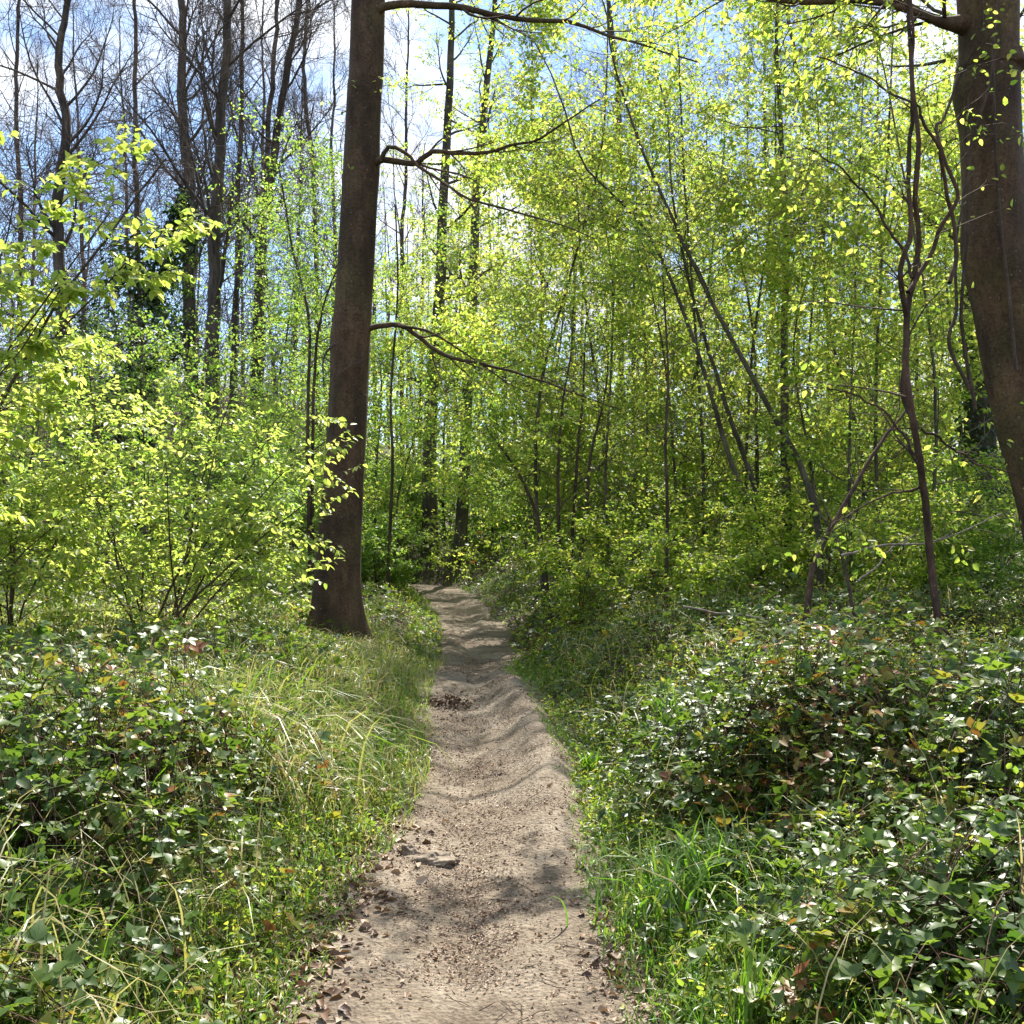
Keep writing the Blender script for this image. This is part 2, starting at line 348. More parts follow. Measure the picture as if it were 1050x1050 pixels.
def leaf_on(mb, tp, K, size, m=1, kind='quad', t0=.12, tilt=.75, droop=-.35, jit=.3, width=.62, keep=1., gap=True):
    mm, n, _ = tp.shape
    t = (np.arange(K) + rng.random((mm, K)) * .8) / K * (1 - t0) + t0
    f = t * (n - 1); i = np.clip(f.astype(int), 0, n - 2); w = (f - i)[..., None]
    mi = np.arange(mm)[:, None]
    P = (tp[mi, i] * (1 - w) + tp[mi, i + 1] * w).reshape(-1, 3)
    T = norm(tp[mi, i + 1] - tp[mi, i]).reshape(-1, 3)
    side = np.where(np.arange(K) % 2 == 0, 1., -1.)[None].repeat(mm, 0).reshape(-1, 1)
    N = norm(np.array([0, 0, 1.]) + rng.normal(0, tilt, P.shape))
    S = norm(np.cross(T, N)) * side
    D = norm(T * .6 + S * .85 + np.array([0, 0, droop]) + rng.normal(0, jit, P.shape))
    N = norm(N - (N * D).sum(-1, keepdims=True) * D)
    sz = size * rng.uniform(.6, 1.2, len(P))
    if keep < 1 or gap:
        kk = rng.random(len(P)) < keep
        if gap: kk &= shade_keep(P)
        P, D, N, sz = P[kk], D[kk], N[kk], sz[kk]
    mb.leaves(P, D, N, sz, m, width=width, kind=kind)

def flare(base_z, r, amount=.55, lobes=5, ph=0., bulge=None):
    def f(P, th):
        z = (P[..., 2] - base_z)[..., None]
        e = np.exp(-np.maximum(z, 0) / (1.3 * r)) * amount
        out = 1 + e * (.35 + .9 * np.clip(np.cos(lobes * .5 * (th + .25 * np.sin(2 * th + ph)) + ph), 0, 1) ** 3 + .6 * np.clip(np.cos(1.5 * th + 2 * ph), 0, 1) ** 4 + .3 * np.clip(np.sin(th * 2 - ph), 0, 1) ** 2) + .025 * np.sin(3 * th + z * 1.3) + .02 * np.sin(5 * th - z * 2.1)
        if bulge:
            for (bz, bth, amp, wz) in bulge:
                out = out + amp * np.exp(-((z - bz) / wz) ** 2) * np.clip(np.cos(th - bth), 0, 1) ** 2
        return out
    return f

def stem_pts(ctrl, d, height, d_top=None):
    """stem control points (px, row) from base upwards at depth d, carried on to the full height"""
    P = [at(px, r, d + (0 if d_top is None else (d_top - d) * k / max(len(ctrl) - 1, 1))) for k, (px, r) in enumerate(ctrl)]
    P[0][2] = H(P[0][0], P[0][1]) - .12
    P = np.array(P)
    top = P[-1]
    if height > top[2] - P[0][2]:
        dirn = norm((P[-1] - P[-2])[None])[0]
        dirn = norm((dirn * np.array([.5, .5, 1]) + np.array([0, 0, .3]))[None])[0]
        rest = height - (top[2] - P[0][2])
        P = np.vstack([P, top + dirn * rest * .5, top + dirn * rest + rng.normal(0, .15, 3)])
    return P

def leafy_tree(label, stems, mat, r0, leaf=.06, nb=16, bl=2.2, sub=7, sl=.8, tw=5, tl=.38, K=7, t0=.15, flat=.55, name='young_tree', cat='tree', group=None,
               bark=None, trop=.04, kind='quad', ang=1.15, keep=1., sides=8, bare=False, face=None, width=.62, origin=None):
    """a young forest tree: stems, limbs, flat leafy sprays"""
    bark = bark or GREYBARK
    wood, crown = MB(), MB()
    base = np.array([np.mean([s[0][0] for s in stems]), np.mean([s[0][1] for s in stems]), 0.]); base[2] = H(base[0], base[1])
    for s in stems:
        n = 26; P = resample(s, n)
        Lh = np.linalg.norm(P[-1] - P[0])
        P[1:-1] += np.cumsum(rng.normal(0, .006 * Lh / 8, (n - 2, 3)), 0) * np.array([1, 1, .2])
        R = r0 * (1 - .86 * np.linspace(0, 1, n) ** .9); R[-1] = .006
        wood.tubes(P, R, sides, 0, flare(P[0][2] + .12, r0, .35))
        B, BR = kids(P[None], R[None], nb, t0, .95, ang, bl, 8, .13, trop, .34, .18, flat * .5, .42, face=face)
        wood.tubes(B, BR, 5)
        S, SR = kids(B, BR, sub, .18, 1., .8, sl, 5, .14, 0., .38, .35, flat, .45, minr=.0022)
        crown.tubes(S, SR, 3, 0)
        W, WR = kids(np.concatenate([S, B[:, -5:]]), np.concatenate([SR, BR[:, -5:]]), tw, .1, 1., .7, tl, 4, .14, 0., .5, .5, flat, .3, minr=.0012)
        crown.tubes(W, WR, 3, 0)
        if not bare:
            leaf_on(crown, W, K, leaf, 1, kind, keep=keep, width=width)
            leaf_on(crown, S, K, leaf, 1, kind, t0=.3, keep=keep, width=width)
    root = empty(name, base)
    wood.build('trunk', [bark], root, base)
    crown.build('crown', [TWIG if not bare else BARETWIG, mat], root, base)
    tag(root, label, cat, group)
    return root

# ------------------------------------------------------------------ the tall beech beside the path
def beech_by_path():
    d = 11.4
    ctrl = [(343, 650), (346, 590), (352, 500), (357, 420), (363, 300), (368, 200), (374, 100), (378, 0)]
    P = stem_pts(ctrl, d, 21, 11.6)
    b0 = P[0].copy(); b0[2] += .12
    n = 70; Q = resample(P, n)
    zz = (Q[:, 2] - b0[2])
    R = np.interp(zz, [0, 1, 2, 4.5, 7.5, 12, 21], [.25, .238, .222, .205, .188, .15, .05])
    wood = MB(); wood.tubes(Q, R, 28, 0, flare(b0[2], .24, .55, 5, 1.2, bulge=[(3.35, 1.8, .14, .2), (.9, 1.0, .05, .4), (5.3, 4.6, .08, .25)]))
    root = empty('beech_tree', b0)
    crown = MB()
    limbs = []
    for pts, r in [([(384, 12), (402, 5), (440, 2), (475, 4), (505, 10), (545, 14), (585, 16), (620, 30), (660, 42), (720, 60)], .05),
                   ([(378, 172), (390, 163), (412, 166), (425, 166), (437, 157), (446, 153), (470, 156), (500, 153), (522, 146), (548, 142), (580, 122), (610, 100)], .042),
                   ([(376, 338), (388, 335), (408, 334), (428, 345), (445, 358), (470, 368), (497, 374), (530, 383), (565, 395), (600, 408), (640, 420)], .034)]:
        L = resample(np.array([at(a, b, 11.5 - .06 * k) for k, (a, b) in enumerate(pts)]), 30)
        L[2:] += np.cumsum(rng.normal(0, .006, (28, 3)), 0)
        rad = r * np.linspace(1, .16, 30)
        bm = MB(); bm.tubes(L, rad, 8)
        S, SR = kids(L[None], rad[None], 9, .25, .98, .6, .8, 6, .14, .02, .5, .25, .4, .4, minr=.005)
        bm.tubes(S, SR, 5)
        bm.build('branch', [BEECH], root, b0)
        W, WR = kids(S, SR, 5, .2, 1, .7, .4, 4, .15, 0, .6, .4, .5, .3, minr=.0025)
        crown.tubes(W, WR, 3, 0)
        leaf_on(crown, W, 7, .055, 1, 'quad', keep=.75)
    # fork of the two middle limbs
    for pts, r in [([(390, 165), (400, 150), (420, 160), (428, 170), (455, 187), (478, 203), (510, 212), (545, 222), (580, 232), (610, 245)], .026),
                   ([(408, 334), (440, 340), (470, 358), (497, 376), (530, 398), (575, 410)], .018)]:
        L = resample(np.array([at(a, b, 11.35 - .05 * k) for k, (a, b) in enumerate(pts)]), 22); rad = r * np.linspace(1, .2, 22)
        bm = MB(); bm.tubes(L, rad, 6); S, SR = kids(L[None], rad[None], 7, .3, .98, .6, .6, 5, .15, 0, .5, .3, .4, .4, minr=.004); bm.tubes(S, SR, 4)
        bm.build('branch', [BEECH], root, b0)
        W, WR = kids(S, SR, 4, .2, 1, .7, .3, 4, .15, 0, .6, .4, .5, .3, minr=.0025); crown.tubes(W, WR, 3, 0)
        leaf_on(crown, W, 5, .05, 1, 'quad', keep=.3)
    # the high crown that shades the ground below
    B, BR = kids(Q[None], R[None], 20, np.argmax(zz > 10.8) / n, .98, .85, 3.6, 9, .12, .05, .4, .2, .2, .45)
    wood.tubes(B, BR, 6)
    S, SR = kids(B, BR, 8, .25, 1, .75, 1.5, 6, .13, .02, .5, .3, .4, .4, minr=.005); crown.tubes(S, SR, 4)
    W, WR = kids(S, SR, 6, .2, 1, .7, .55, 4, .14, 0, .6, .4, .6, .3, minr=.003); crown.tubes(W, WR, 3)
    leaf_on(crown, W, 10, .065, 1, 'quad', keep=.9)
    # dark snags on the shaded side, small shoots on the bark
    sn = MB()
    for pts, r in [([(344, 352), (334, 362), (331, 375), (332, 395)], .018), ([(340, 372), (330, 366), (318, 372)], .010), ([(372, 370), (356, 377), (348, 383), (336, 384)], .009)]:
        L = resample(np.array([at(a, b, 11.24) for a, b in pts]), 12); sn.tubes(L, r * np.linspace(1, .3, 12), 6)
    sn.build('snag', [DARKBARK], root, b0)
    for k in range(26):
        ii = rng.integers(8, 48); th = rng.uniform(3.3, 6.1); sh = MB()
        o = Q[ii] + np.array([math.cos(th), math.sin(th), 0]) * R[ii] * .9
        dd = norm(np.array([[math.cos(th) * 1.2, math.sin(th), rng.normal(.1, .3)]]))[0]
        tp = (o + dd * np.linspace(0, 1, 4)[:, None] * rng.uniform(.1, .38) + rng.normal(0, .012, (4, 3)))[None]
        sh.tubes(tp, np.full((1, 4), .003), 3, 0)
        if Q[ii][2] > 5.2: leaf_on(sh, tp, 6, .055, 1, 'ovate')
        sh.build('side_shoot', [TWIG, YELLOW], root, b0)
    wood.build('trunk', [BEECH], root, b0)
    crown.build('crown', [TWIG, YOUNG], root, b0)
    tag(root, 'tall smooth dark brown beech right beside the path, thickest trunk left of the path', 'tree')
beech_by_path()

# ------------------------------------------------------------------ the massive trunk at the frame's right
def big_right():
    d = 9.0
    ctrl = [(1112, 650), (1083, 520), (1057, 430), (1036, 330), (1022, 230), (1017, 150), (1015, 60), (1014, 0)]
    P = stem_pts(ctrl, d, 19)
    b0 = P[0].copy(); b0[2] += .12
    n = 80; Q = resample(P, n); zz = Q[:, 2] - b0[2]
    R = np.interp(zz, [0, 1, 2, 3, 4.6, 6, 10, 19], [.33, .31, .29, .27, .245, .24, .2, .06])
    wood = MB(); wood.tubes(Q, R, 30, 0, flare(b0[2], .33, .4, 6, .4, bulge=BUL))
    root = empty('beech_tree', b0); crown = MB()
    bm = MB(); L = resample(np.array([at(a, b, dd) for a, b, dd in [(1020, 40, 9.0), (990, 26, 8.95), (962, 22, 8.9), (925, 8, 8.8), (880, 0, 8.7), (820, 2, 8.7), (760, -8, 8.7), (690, -30, 8.8), (620, -50, 8.9), (560, -80, 9.)]]), 34)  # far end above the frame is unseen, added to shade the near path
    rad = np.interp(np.linspace(0, 1, 34), [0, .12, .24, 1], [.14, .085, .034, .010]); bm.tubes(L, rad, 12)
    S, SR = kids(L[None], rad[None], 26, .15, .98, .9, 1.4, 7, .14, 0., .4, .2, .3, .4, minr=.006); bm.tubes(S, SR, 5)
    bm.build('limb', [BEECH], root, b0)
    W, WR = kids(S, SR, 8, .15, 1, .75, .5, 5, .14, -.02, .6, .4, .5, .3, minr=.0025); crown.tubes(W, WR, 3, 0)
    leaf_on(crown, W, 11, .064, 1, 'ovate', keep=.95, gap=False)  # limb leaves kept dense, without gaps, for the added shade on the path
    bm = MB(); L = resample(np.array([at(a, b, dd) for a, b, dd in [(1030, 66, 8.95), (1048, 62, 8.9), (1075, 64, 8.8), (1120, 50, 8.6), (1180, 40, 8.4)]]), 14)
    bm.tubes(L, np.linspace(.05, .02, 14), 8); bm.build('limb', [BEECH], root, b0)
    B, BR = kids(Q[None], R[None], 18, np.argmax(zz > 9.2) / n, .98, .85, 3.6, 9, .12, .05, .4, .2, .2, .45); wood.tubes(B, BR, 6)
    S, SR = kids(B, BR, 8, .25, 1, .75, 1.5, 6, .13, .02, .5, .3, .4, .4, minr=.005); crown.tubes(S, SR, 4)
    W, WR = kids(S, SR, 6, .2, 1, .7, .55, 4, .14, 0, .6, .4, .6, .3, minr=.003); crown.tubes(W, WR, 3)
    leaf_on(crown, W, 6, .06, 1, 'quad', keep=.55)
    wood.build('trunk', [BEECH], root, b0); crown.build('crown', [TWIG, YOUNG], root, b0)
    tag(root, 'massive dark beech with a swollen knob and heavy side limb, thickest trunk of all', 'tree')
    # thin vine stems creeping up this trunk: a thing of their own
    v = MB(); vb = None
    for pts in [[(1000, 420), (985, 330), (990, 230), (994, 150), (1012, 90), (1022, 30), (1022, -10)], [(1042, 380), (1030, 250), (1021, 140), (1019, 60), (1024, -10)],
                [(994, 400), (976, 352), (985, 320), (986, 260), (996, 200), (998, 120), (1002, 90)]]:
        L = resample(np.array([at(a, b, 8.68) for a, b in pts]), 30); L[1:] += np.cumsum(rng.normal(0, .006, (29, 3)), 0) * np.array([1, .3, 1])
        v.tubes(L, np.linspace(.017, .007, 30), 6)
        if vb is None: vb = L[0]
        S, SR = kids(L[None], np.full((1, 30), .008), 6, .3, 1., .9, .35, 5, .2, .1, .5, .4, face=(-.4, -1, 0)); v.tubes(S, SR, 3)
        leaf_on(v, S, 5, .06, 1, 'ovate')
    tag(v.build('climbing_vine', [TWIG, YELLOW], origin=vb), 'thin dark vine stems creeping up the massive knobbly beech trunk', 'vine')
BUL = [(4.75, 1.75, .36, .26), (3.35, 1.9, .30, .36), (5.7, 1.6, .2, .3), (4.2, 2.8, .10, .3)]
big_right()

# ------------------------------------------------------------------ twisted double-stemmed sapling and the crossing dead stems, right
def twisted_sapling():
    d = 7.8
    root = empty('twisted_sapling', at(962, 640, d)); b0 = np.array(root.location)
    w = MB(); cr = MB()
    for pts, r0, r1 in [([(962, 650), (960, 600), (955, 560), (948, 510), (941, 460), (935, 410), (932, 360), (931, 320), (937, 285), (943, 250), (940, 200), (941, 150), (937, 110), (934, 60), (932, 10), (930, -60), (935, -140)], .031, .012),
                        ([(938, 440), (928, 400), (930, 350), (928, 310), (924, 280), (932, 240), (930, 180), (933, 120), (929, 70), (931, 0), (925, -80)], .026, .010),
                        ([(932, 300), (945, 275), (958, 255), (970, 225), (985, 200), (980, 170), (968, 130), (972, 120), (985, 90), (1000, 60), (1012, 20), (1016, -40)], .018, .008),
                        ([(975, 290), (980, 250), (975, 200), (966, 165), (962, 146), (945, 120), (935, 105), (915, 95), (880, 80), (840, 62)], .017, .005),
                        ([(936, 285), (925, 255), (905, 215), (885, 190), (860, 170), (830, 155)], .013, .004),
                        ([(943, 470), (915, 430), (880, 405), (850, 395)], .012, .004), ([(945, 440), (975, 460), (1000, 475), (1040, 490)], .011, .004),
                        ([(950, 495), (935, 505), (910, 508), (870, 528), (850, 540)], .012, .004)]:
        L = resample(np.array([at(a, b, d + .1 * math.sin(k)) for k, (a, b) in enumerate(pts)]), 40)
        L[1:] += np.cumsum(rng.normal(0, .006, (39, 3)), 0); L[:, 0] += .011 * np.sin(np.arange(40) * .62 + r0 * 300)
        rad = np.linspace(r0, r1, 40) * (1 + .12 * rng.random(40)); w.tubes(L, rad, 8)
        S, SR = kids(L[None], rad[None], 9, .2, .98, .9, .8, 6, .16, 0., .35, .3, .3, .3, minr=.004); cr.tubes(S, SR, 4)
        W, WR = kids(S, SR, 4, .2, 1, .75, .3, 4, .15, -.05, .6, .4, .5, .3, minr=.002); cr.tubes(W, WR, 3)
        leaf_on(cr, W, 7, .055, 1, 'ovate', keep=.85)
    w.build('trunk', [REDTWIG], root, b0); cr.build('crown', [TWIG, YOUNG], root, b0)
    tag(root, 'slender twisted red-brown sapling with two entwined stems in front of the massive beech', 'tree')
    for k, (pts, r, lab, mt) in enumerate([
        ([(826, 640), (832, 590), (845, 555), (858, 530), (880, 490), (905, 450), (925, 425), (936, 405)], .028, 'red-brown dead stem leaning diagonally against the twisted sapling', REDTWIG),
        ([(880, 650), (868, 600), (855, 550), (840, 520), (828, 480)], .016, 'thin dark dead stem crossing the leaning red-brown one', TWIG),
        ([(700, 622), (740, 628), (780, 634), (815, 640), (850, 655)], .010, 'long pale fallen twig lying along the top of the bramble bank', PALEWOOD),
        ([(862, 570), (900, 560), (950, 558), (990, 548), (1030, 530)], .012, 'pale bent dead branch low in front of the ivy-clad trunk', PALEWOOD),
        ([(880, 596), (900, 580), (912, 562), (930, 548)], .009, 'short pale dead stick standing up among the brambles', PALEWOOD),
        ([(960, 640), (1000, 665), (1030, 680), (1060, 710)], .011, 'dark fallen stick sloping down through the brambles at the frame edge', TWIG)]):
        L = resample(np.array([at(a, b, 8.2 + .12 * j) for j, (a, b) in enumerate(pts)]), 24); L[1:] += np.cumsum(rng.normal(0, .004, (23, 3)), 0)
        m_ = MB(); rad = r * np.linspace(1, .35, 24); m_.tubes(L, rad, 8)
        S, SR = kids(L[None], rad[None], 5, .3, .95, .7, .45, 5, .15, 0, .5, .3, 0, .4, minr=.003); m_.tubes(S, SR, 4)
        tag(m_.build('dead_branch', [mt], origin=L[0]), lab, 'branch')
twisted_sapling()

# ------------------------------------------------------------------ leaning grey stems and saplings, centre right
HB = dict(leaf=.074, flat=.75, K=9, sub=9, tw=7, keep=.58)
leafy_tree('leaning grey hornbeam with two close stems bending up to the left', [
    stem_pts([(784, 572), (776, 552), (764, 513), (745, 456), (730, 399), (707, 330), (690, 285), (668, 240), (632, 200), (600, 165)], 14, 8.5),
    stem_pts([(794, 575), (781, 528), (768, 482), (751, 433), (735, 380), (716, 320), (700, 250), (690, 190)], 14.2, 8)], YOUNG, .048, nb=24, bl=2.2, t0=.5, **HB)
leafy_tree('single mossy hornbeam stem leaning left, right of the close pair', [
    stem_pts([(842, 560), (838, 540), (821, 482), (802, 444), (776, 399), (738, 330), (715, 285), (690, 230), (655, 150), (625, 60)], 13, 8.5)], YOUNG, .050, nb=26, bl=2.2, t0=.48, **HB)
leafy_tree('upright brown young tree rising straight between the leaning hornbeams', [
    stem_pts([(808, 566), (806, 500), (803, 420), (803, 340), (806, 240), (802, 140), (798, 40)], 16, 11)], YOUNG, .085, nb=22, bl=2.4, t0=.42, **HB)
leafy_tree('bushy sapling clump with several thin dark stems at the bend of the path', [
    stem_pts([(573, 592), (574, 540), (573, 480), (578, 420), (585, 360)], 15, 5.5), stem_pts([(580, 592), (588, 520), (592, 450), (597, 390)], 15.2, 5.5),
    stem_pts([(568, 592), (553, 540), (535, 490), (515, 460), (500, 440)], 15, 3.6), stem_pts([(585, 592), (600, 540), (606, 470), (620, 410)], 15.1, 4.8)], GREEN, .032, nb=14, bl=1.3, sub=6, sl=.6, tw=4, tl=.3, leaf=.055, K=6, t0=.15, name='sapling', bark=TWIG)
leafy_tree('thin straight sapling standing alone on the bramble bank', [stem_pts([(683, 590), (684, 520), (682, 450), (684, 380), (680, 300)], 13, 5.2)], GREEN, .026, nb=16, bl=1.1, sub=6, sl=.55, tw=4, tl=.3, leaf=.055, K=6, name='sapling', bark=TWIG)
leafy_tree('slim dark sapling just right of the beech by the path', [stem_pts([(397, 560), (402, 480), (400, 400), (406, 300), (404, 220)], 19, 7.5)], GREEN, .035, nb=18, bl=1.5, sub=6, sl=.7, tw=4, tl=.35, leaf=.06, K=6, name='sapling', bark=TWIG)
leafy_tree('forked thin sapling with bare dark stem left of the beech by the path', [stem_pts([(318, 560), (316, 440), (318, 330), (300, 250), (288, 180)], 17, 7.5), stem_pts([(320, 560), (322, 400), (330, 320), (350, 260), (362, 190)], 17.1, 7)], GREEN, .035, nb=18, bl=1.6, sub=6, sl=.7, tw=4, tl=.35, leaf=.06, K=6, name='sapling', bark=TWIG, keep=.8)

# tall slender trees where the path turns
leafy_tree('tall straight dark tree with a black hollow foot behind the path bend', [stem_pts([(440, 590), (441, 500), (444, 400), (452, 300), (455, 200), (459, 100), (463, 0)], 29, 24)], YOUNG, .24, leaf=.08, nb=30, bl=3., sub=8, sl=1., tw=6, tl=.45, K=7, t0=.22, name='forest_tree', bark=GREYBARK, sides=12, keep=.8)
leafy_tree('tall slim tree leaning right at the outer edge of the path bend', [stem_pts([(470, 580), (474, 520), (480, 400), (486, 280), (492, 180), (502, 80), (508, 0)], 27.5, 22)], YOUNG, .19, leaf=.08, nb=30, bl=2.8, sub=8, sl=1., tw=6, tl=.45, K=7, t0=.22, name='forest_tree', bark=GREYBARK, sides=12, keep=.8)
leafy_tree('grey ivy-clad trunk standing behind the massive beech', [stem_pts([(1006, 566), (1006, 480), (1003, 380), (1000, 300), (998, 150), (1000, 0)], 15, 15)], YOUNG, .27, leaf=.065, nb=16, bl=3, t0=.45, name='forest_tree', bark=GREYBARK, sides=14)

# ------------------------------------------------------------------ leafy understorey
UND = [  # px, depth, height, lean px at top, stem radius, label
 (545, 24, 9.5, 20, .07, 'slender green understorey tree just beyond the sapling clump'),
 (620, 19, 9.0, -15, .07, 'green understorey tree with flat sprays left of the leaning hornbeams'),
 (655, 27, 12, 10, .09, 'leafy tree standing behind the flat-sprayed understorey tree'),
 (700, 21, 9.5, 25, .08, 'dense leafy tree directly behind the leaning hornbeam pair'),
 (742, 30, 13, -10, .10, 'loose leafy tree far behind the hornbeam pair'),
 (770, 18, 8.0, -25, .07, 'low spreading leafy tree behind the hornbeam feet'),
 (850, 24, 11, 10, .09, 'leafy tree between the upright brown tree and the twisted sapling'),
 (880, 17, 7.8, -20, .07, 'yellow-green young tree behind the crossing dead stems'),
 (920, 30, 13, 15, .10, 'leafy tree far behind the twisted sapling'),
 (945, 20, 9.5, 5, .08, 'leafy young tree close behind the twisted sapling'),
 (1040, 22, 10, -15, .09, 'leafy tree mostly hidden behind the massive beech'),
 (590, 32, 13, 10, .10, 'thin-crowned tree seen behind the sapling clump'),
 (525, 33, 11, -10, .08, 'pale green tree standing beyond the path bend'),
 (430, 36, 10, 5, .08, 'small leafy tree behind the dark straight trunk'),
 (385, 26, 8.0, -10, .06, 'light green young tree half hidden by the beech by the path'),
 (285, 21, 7.5, 15, .05, 'thin fresh green sapling tree left of the forked sapling'),
 (245, 25, 8.5, -10, .06, 'sparse pale green young tree below the bare trunks'),
 (205, 18, 4.6, 10, .04, 'low green bushy tree under the twin dark bare trunks'),
 (110, 22, 5.2, -20, .05, 'rounded green bush tree at the foot of the bare wood'),
 (30, 19, 4.6, 15, .05, 'green bush tree at the foot of the twiggy tree by the frame edge'),
 (600, 17.5, 5.2, -10, .04, 'small bright understorey tree right beside the sapling clump'),
 (735, 23, 10, 15, .07, 'bright leafy tree filling the gap above the hornbeam feet'),
 (830, 15.5, 6.2, 15, .05, 'small leafy tree between the upright brown tree and the crossing dead stems'),
 (985, 17, 8.0, -25, .06, 'leafy tree at the gap between twisted sapling and massive beech'),
 (690, 16, 6.5, -20, .05, 'small yellow-green tree behind the lone thin sapling'),
 (560, 28, 11, 15, .08, 'mid-green tree behind the path bend, right of the slim leaning tree'),
 (900, 24, 11, -15, .08, 'bright leafy tree seen between the twisted stems'),
 (650, 22, 10, 15, .07, 'bright full-leaved tree behind the lone thin sapling'),
 (790, 26, 12, 5, .08, 'leafy tree far behind the upright brown tree'),
 (415, 24, 6.5, 5, .05, 'small leafy tree between the beech by the path and the dark straight trunk'),
 (455, 33, 11, 5, .07, 'leafy tree right behind the dark straight trunk'),
 (498, 37, 14, 5, .09, 'leafy tree framed by the two slender bend trees'),
 (540, 26, 8.5, -8, .06, 'leafy young tree right of the outer bend tree'),
 (340, 23, 6.5, 5, .05, 'leafy young tree peeping out left of the beech by the path'),
 (300, 28, 8.0, 5, .06, 'pale leafy tree behind the forked sapling'),
 (628, 15, 7.6, -10, .04, 'slim leafy tree whose crown leans towards the path, next to the small bright one'),
 (875, 13.5, 7.5, 10, .04, 'slim leafy tree standing just behind the leaning red-brown dead stem'),
 (560, 15.5, 11.5, 30, .05, 'tall leafy young tree right behind the bushy sapling clump'),
 (722, 16, 11.5, -15, .05, 'tall leafy young tree just left of the close hornbeam pair'),
 (762, 17.2, 12, 10, .05, 'tall leafy young tree right behind the close hornbeam pair'),
 (905, 14.6, 11.5, 10, .05, 'tall leafy young tree behind the twisted sapling, slightly to its left'),
 (835, 19, 12.5, -10, .05, 'tall loose young tree right of the upright brown tree'),
 (1000, 18, 10, -20, .05, 'tall loose young tree over the ivy-clad trunk'),
 (664, 19.5, 13, 15, .04, 'tall slender young tree right behind the lone thin sapling'),
 (798, 20.5, 13, -10, .04, 'tall slender young tree crossing the upright brown trunk'),
 (948, 12.0, 8.6, -25, .04, 'tall slender young tree behind the twisted sapling, slightly to its right'),
 (505, 30, 8, 5, .06, 'low leafy tree just beyond the slim leaning tree'),
 (350, 31, 8.5, 5, .06, 'far green young tree directly behind the beech by the path'),
 (480, 40, 12, 8, .08, 'far leafy tree between the two slender trunks'),
]
for i, (px, d, h, lean, r, lab) in enumerate(UND):
    left = px < 400
    y0 = d; x0 = (px - CX) * d / F; z0 = H(x0, y0)
    top = np.array([x0 + lean * d / F * 2, d + rng.normal(0, .5), z0 + h])
    P = np.array([[x0, y0, z0 - .1], [x0 + rng.normal(0, .12), y0, z0 + h * .3], [(x0 + top[0]) / 2 + rng.normal(0, .25), y0, z0 + h * .65], top])
    big = .076 if d < 20 else (.076 if d < 27 else .085)
    if not left: h = h if d < 15 or 'tall' in lab else min(h * 1.05, 6.2 + .12 * d)
    leafy_tree(lab, [P], YOUNG if not left else GREEN, r * .7, leaf=big, nb=int(20 + h * 1.2), bl=1.3 + h * .16, sub=11, sl=1.0, tw=7 if not left else 5, tl=.42, K=9 if not left else 8,
               t0=.1, flat=.78, keep=(.85 if 'tall' in lab else .60) if not left else .5, group='leafy understorey trees')

# ------------------------------------------------------------------ bare trees on the left, still without leaves
def bare_tree(label, stem, r0, nb=22, bl=3.6, sub=8, tw=10, t0=.25, ivy=None, name='bare_tree', ang=.75, group='leafless trees on the slope', bark=DARKBARK, trop=.07, fork=None):
    wood, crown = MB(), MB()
    n = 44; P = resample(stem, n); base = P[0].copy(); base[2] += .12
    P[2:-1] += np.cumsum(rng.normal(0, .026, (n - 3, 3)), 0) * np.array([1, 1, .2])
    R = r0 * (1 - .8 * np.linspace(0, 1, n) ** 1.2); R[-1] = .01
    wood.tubes(P, R, 12, 0, flare(base[2], r0, .4))
    B, BR = kids(P[None], R[None], nb, t0, .99, ang, bl, 9, .12, trop, .36, .18, 0, .45); wood.tubes(B, BR, 5)
    S, SR = kids(B, BR, sub, .2, 1., .7, 1.4, 6, .14, .05, .5, .3, 0, .4, minr=.010); crown.tubes(S, SR, 3)
    W, WR = kids(np.concatenate([S, B[:, -6:]]), np.concatenate([SR, BR[:, -6:]]), tw, .15, 1., .65, .75, 5, .14, .03, .6, .5, 0, .3, minr=.0055); crown.tubes(W, WR, 3)
    root = empty(name, base)
    wood.build('trunk', [bark], root, base); crown.build('crown', [BARETWIG], root, base)
    tag(root, label, 'tree', group)
    return root, P, R
